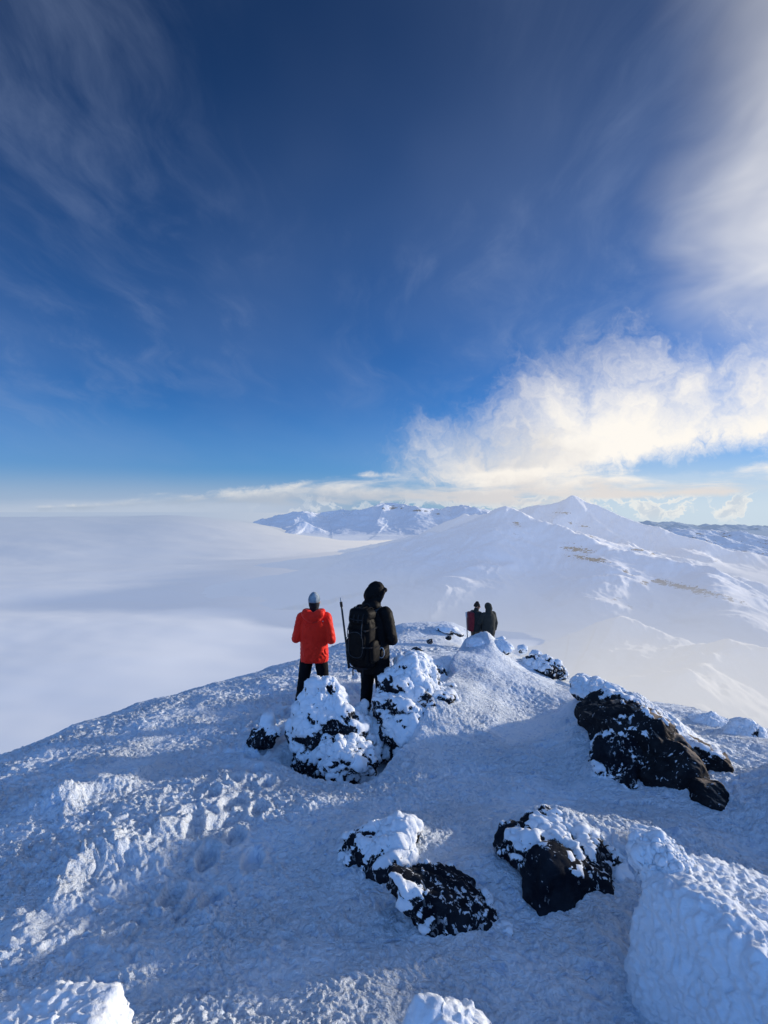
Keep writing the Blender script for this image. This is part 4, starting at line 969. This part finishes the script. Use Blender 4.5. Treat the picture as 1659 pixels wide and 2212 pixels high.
def build_mountain():
    x, y = polar(-40, 62, 1000, 620, 9500, 560)
    base = -520.
    Rg = [  # main peak and the long ridge falling to the right
        ([(1010, 1112, 4700), (1090, 1106, 4300), (1140, 1098, 4000), (1178, 1090, 3900), (1215, 1081, 3850), (1242, 1074, 3800), (1290, 1093, 3680), (1340, 1117, 3520), (1420, 1147, 3320),
           (1500, 1168, 3150), (1600, 1193, 3000), (1720, 1214, 2900), (1950, 1245, 2800)], .50, 18),
        ([(1242, 1074, 3800), (1262, 1100, 3600), (1310, 1140, 3350), (1360, 1178, 3100)], .62, 14),
        ([(1420, 1147, 3320), (1480, 1185, 2950), (1560, 1225, 2700)], .5, 30),
        # shoulder in front of it, running down to the right
        ([(925, 1168, 4000), (985, 1142, 3700), (1040, 1120, 3400), (1066, 1108, 3200), (1090, 1104, 3020), (1130, 1112, 2850), (1200, 1134, 2650), (1262, 1160, 2450), (1312, 1190, 2300), (1380, 1207, 2180),
           (1450, 1219, 2080), (1520, 1236, 1990), (1590, 1256, 1920), (1659, 1276, 1850), (1900, 1345, 1700)], .47, 22),
        ([(1090, 1104, 3020), (1075, 1150, 2700), (1040, 1200, 2350), (1000, 1235, 2100)], .42, 60),
        ([(1312, 1190, 2300), (1318, 1240, 1950), (1300, 1300, 1650)], .40, 60),
        ([(1520, 1236, 1990), (1560, 1280, 1650), (1600, 1330, 1400)], .42, 50),
        # low hill in the mist
        ([(1150, 1412, 1330), (1230, 1372, 1300), (1290, 1350, 1270), (1335, 1340, 1240), (1400, 1362, 1190), (1470, 1385, 1130), (1540, 1398, 1080)], .40, 10),
        ([(1460, 1420, 1020), (1530, 1397, 960), (1565, 1391, 930), (1610, 1398, 900), (1659, 1412, 870), (1800, 1450, 820)], .42, 8),
        ([(1565, 1391, 930), (1520, 1440, 830), (1480, 1475, 760)], .40, 8)]
    h = ridge_field(x, y, Rg, base)
    hf = np.clip((h - base) / 300, 0, 1)
    wx = x + 60 * noise2(x / 260, y / 260, 301); wy = y + 60 * noise2(x / 260, y / 260, 302)
    h = h + hf * (18 * fbm2(wx / 420, wy / 420, 6, 310) + 12 * ridge2(wx / 230, wy / 420, 5, 320) - 8)
    h = h + hf * 2.2 * fbm2(wx / 38, wy / 38, 4, 330)
    spots = [(1200, 1108, 3800, 55, 10, .9), (1225, 1128, 3600, 50, 9, .9), (1262, 1137, 3450, 40, 8, .85), (1240, 1155, 3200, 60, 7, .8), (1290, 1165, 3150, 70, 7, .85), (1345, 1183, 2950, 80, 6, .85), (1385, 1192, 2900, 60, 6, .85),
             (1222, 1182, 2500, 70, 13, .85), (1245, 1200, 2350, 60, 10, .85), (1300, 1222, 2200, 22, 10, .9), (1205, 1170, 2600, 25, 9, .7), (1355, 1248, 2000, 40, 6, .8), (1410, 1252, 1950, 38, 12, .95), (1450, 1262, 1880, 36, 14, .85), (1500, 1275, 1800, 30, 10, .6),
             (1520, 1208, 2850, 60, 8, .6), (1580, 1222, 2700, 60, 7, .5), (1345, 1300, 1650, 55, 5, .62), (1380, 1322, 1560, 40, 4, .6), (1078, 1128, 3150, 30, 20, .9), (1068, 1145, 3100, 22, 15, .85), (1050, 1165, 3200, 25, 10, .6),
             (1655, 1300, 1750, 40, 12, .8), (1180, 1125, 3000, 30, 6, .4)]
    ra = blob_attr(x, y, h, spots)
    o = mesh_from('mountain', np.stack([x, y, h + CAM_Z], -1).reshape(-1, 3), grid_faces(*x.shape)[:, ::-1].copy(),
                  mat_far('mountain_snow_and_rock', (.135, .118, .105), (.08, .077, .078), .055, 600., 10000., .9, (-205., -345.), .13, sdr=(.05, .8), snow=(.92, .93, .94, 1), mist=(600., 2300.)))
    attr(o, 'rock', ra.ravel()); struct(o, 'snowy mountain with a pointed summit and rocky bands')
build_mountain()
def build_range():
    x, y = polar(-17, 22, 620, 6800, 14500, 300)
    base = -420.
    sky = [(560, 1124), (590, 1116), (612, 1109), (655, 1104), (690, 1109), (735, 1102), (770, 1101), (800, 1094), (830, 1087), (868, 1090), (905, 1097), (945, 1101), (975, 1095), (1000, 1091), (1030, 1098), (1060, 1102), (1100, 1100), (1180, 1108)]
    Rg = [([(a, b, 9600 + 500 * math.sin(i * 1.7)) for i, (a, b) in enumerate(sky)], .55, 25)]
    for a, b, c in [((655, 1104), (648, 1131), 8700), ((735, 1102), (750, 1135), 8500), ((830, 1087), (815, 1125), 8500), ((868, 1090), (905, 1130), 8500), ((945, 1101), (960, 1130), 8400), ((1000, 1091), (1010, 1128), 8300), ((800, 1094), (775, 1128), 8700)]:
        Rg.append(([(a[0], a[1] + 1, 9500), (b[0], b[1], c)], .6, 15))
    Rg.append(([(628, 1139, 8200), (648, 1127, 8150), (665, 1131, 8150), (685, 1139, 8100)], .5, 8))
    h = ridge_field(x, y, Rg, base); hf = np.clip((h - base) / 300, 0, 1)
    wx = x + 150 * noise2(x / 700, y / 700, 401); wy = y + 150 * noise2(x / 700, y / 700, 402)
    h = h + hf * (26 * ridge2(wx / 620, wy / 900, 5, 410) + 20 * fbm2(wx / 300, wy / 300, 5, 420) - 22)
    gx = np.gradient(h, axis=0) / np.maximum(np.gradient(np.hypot(x, y), axis=0), 1)
    ra = np.clip((np.abs(gx) - .35) * .9, 0, .45) + blob_attr(x, y, h, [(855, 1098, 9400, 330, 45, .6), (905, 1103, 9400, 260, 30, .6), (945, 1110, 9300, 200, 20, .55), (760, 1110, 9400, 220, 25, .45), (1060, 1110, 9200, 100, 30, .5)])
    o = mesh_from('far_mountains', np.stack([x, y, h + CAM_Z], -1).reshape(-1, 3), grid_faces(*x.shape)[:, ::-1].copy(),
                  mat_far('far_mountain_snow_and_rock', (.12, .11, .11), (.06, .06, .065), .008, 2500., 22000., .85, (-310., -372.), .05))
    attr(o, 'rock', ra.ravel()); struct(o, 'bluish snow mountains along the far edge of the fog')
build_range()
def build_hills(name, label, a0, a1, r0, r1, sky, Y, sub, seed, base, mat):
    x, y = polar(a0, a1, 420, r0, r1, 160)
    Rg = [([(a, b, Y + .05 * Y * math.sin(i * 2.1)) for i, (a, b) in enumerate(sky)], .30, 40)]
    for i, (a, b) in enumerate(sky[1:-1]):
        Rg.append(([(a, b, Y), (a + (18 if i % 2 else -22), b + sub, Y * .86)], .35, 25))
    h = ridge_field(x, y, Rg, base); hf = np.clip((h - base) / 250, 0, 1)
    s = Y / 7000.
    h = h + hf * s * (22 * ridge2(x / 420 / s, y / 600 / s, 5, seed) + 16 * fbm2(x / 220 / s, y / 220 / s, 4, seed + 5) - 14)
    ra = np.clip(.25 + .5 * fbm2(x / 260 / s, y / 260 / s, 4, seed + 9), 0, .6)
    o = mesh_from(name, np.stack([x, y, h + CAM_Z], -1).reshape(-1, 3), grid_faces(*x.shape)[:, ::-1].copy(), mat)
    attr(o, 'rock', ra.ravel()); struct(o, label)
build_hills('hills', 'dark flecked snowy hills in the distance at the right', 26, 62, 5200, 9500, [(1400, 1160), (1440, 1146), (1480, 1143), (1520, 1147), (1560, 1150), (1590, 1148), (1630, 1160), (1680, 1170), (1800, 1180), (2100, 1190)], 7000, 30, 501, -640.,
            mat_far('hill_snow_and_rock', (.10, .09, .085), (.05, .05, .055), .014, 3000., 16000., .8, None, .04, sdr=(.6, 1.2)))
build_hills('hills', 'blue hazy hills on the right horizon behind the flecked ones', 18, 64, 15000, 34000, [(1250, 1131), (1330, 1130), (1400, 1129), (1470, 1132), (1540, 1136), (1570, 1134), (1620, 1138), (1700, 1140), (1900, 1140), (2200, 1142)], 22000, 10, 521, -1050.,
            mat_far('blue_hills', (.08, .10, .13), (.05, .07, .1), .004, 3000., 22000., .8, None, .0, (.35, .42, .52, 1), (.85, 1.6)))
def build_valley():
    x, y = polar(10, 180, 200, 3000, 24000, 80)
    z = np.full(x.shape, -700.) + 20 * fbm2(x / 3000, y / 3000, 3, 540)
    o = mesh_from('plain', np.stack([x, y, z + CAM_Z], -1).reshape(-1, 3), grid_faces(*x.shape)[:, ::-1].copy(),
                  mat_far('hazy_plain', (.12, .14, .16), (.08, .1, .13), .003, 3000., 24000., .85, None, .0, (.45, .52, .6, 1), (.85, 1.6)))
    attr(o, 'rock', np.full(x.size, .3)); struct(o, 'hazy low land out to the horizon')
build_valley()
def build_fog():
    ang = np.radians(np.concatenate([np.linspace(-180, -56, 70, endpoint=False), np.linspace(-56, 50, 520, endpoint=False), np.linspace(50, 178, 70)]))
    A, RR = np.meshgrid(ang, np.concatenate([np.geomspace(300, 26000, 520, endpoint=False), np.geomspace(26000, 170000, 40)]))
    x = RR * np.sin(A); y = RR * np.cos(A)
    z = np.zeros(x.shape)
    wx = x + 260 * noise2(x / 1500, y / 1500, 601); wy = y + 200 * noise2(x / 1500, y / 1500, 602)
    z += 30 * fbm2(wx / 2600 + .3, wy / 1150, 3, 610) + 4 * fbm2(wx / 420, wy / 260, 3, 620)
    azd = np.degrees(A)
    # a higher bank of cloud far to the left, darkened only by its cold haze colour
    lift = sstep(4000, 8200, RR + 400 * noise2(azd / 9, RR / 6000, 650)) * sstep(-2, -24, azd)
    z += 315 * lift + 16 * lift * fbm2(x / 3600, y / 5600, 2, 630) - 40 * sstep(7500, 14000, RR) * lift
    lift2 = sstep(5500, 11000, RR) * sstep(-7, -17, azd + 2 * noise2(RR / 2600, azd / 5, 640)) * (1 - sstep(-9, -24, azd)) 
    z += 45 * sstep(9000, 40000, RR)
    z += 75 * sstep(2, 16, azd) * sstep(1500, 700, RR)
    # long troughs shaped in for cloud-shadow bands, fanning out from below the shoulder of the mountain
    for pts, hgt, w in [([(-500, 1290, 1900), (300, 1262, 2300), (620, 1235, 2800), (900, 1205, 3500)], -26, 330), ([(560, 1330, 1500), (760, 1285, 1950), (980, 1250, 2400)], -20, 200),
                        ([(620, 1153, 7600), (800, 1156, 7200), (1000, 1160, 6500)], -26, 500), ([(480, 1195, 4100), (700, 1188, 4300), (900, 1180, 4700)], 14, 320)]:
        q = [(P(*p)[0], P(*p)[1], 1.) for p in pts]; d, v, s = seg_dist(wx, wy, q); z += hgt * np.exp(-(d / w) ** 2)
    z -= (900 * sstep(5000, 9000, RR) + .05 * np.maximum(RR - 9000, 0)) * sstep(8, 15, azd)
    m, t = new_mat('fog')
    pos = t.node('ShaderNodeNewGeometry').outputs['Position']
    n = t.noise(t.mapping(pos, scale=(.0016, .004, .004)), 1., 5, .55)
    df = t.node('ShaderNodeBsdfDiffuse'); t.put(df.inputs[0], t.mix(n, (.66, .68, .70, 1), (.62, .645, .68, 1)))
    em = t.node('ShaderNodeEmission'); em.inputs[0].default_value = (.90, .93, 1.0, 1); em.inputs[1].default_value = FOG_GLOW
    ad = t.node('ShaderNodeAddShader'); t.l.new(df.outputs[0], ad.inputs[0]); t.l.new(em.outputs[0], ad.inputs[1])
    out(t, painted_haze(t, ad.outputs[0], pos, 1300., 4600., .86, None, .98, (-.12, .42), (.26, .345, .52, 1), far2=True))  # cold haze emission darkens the left fog in place of cloud shadow
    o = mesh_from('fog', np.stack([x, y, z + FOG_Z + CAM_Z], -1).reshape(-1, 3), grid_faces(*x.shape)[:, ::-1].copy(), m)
    struct(o, 'smooth sea of fog filling the valley')
build_fog()
# ================================================================== CAMERA
cam = bpy.data.cameras.new('camera'); co_ = bpy.data.objects.new('camera', cam); C.objects.link(co_)
cam.sensor_fit = 'VERTICAL'; cam.sensor_height = 36; cam.lens = 18
co_.location = (0, 0, CAM_Z); co_.rotation_euler = (R(90), 0, 0)
cam.clip_start = .05; cam.clip_end = 300000
sc = bpy.context.scene; sc.camera = co_
sc.render.engine = 'CYCLES'
sc.view_settings.view_transform = 'Standard'; sc.view_settings.look = 'None'; sc.view_settings.exposure = 0; sc.view_settings.gamma = 1
sc.cycles.max_bounces = 5; sc.cycles.diffuse_bounces = 3; sc.cycles.glossy_bounces = 2; sc.cycles.transparent_max_bounces = 8
sc.cycles.use_denoising = True
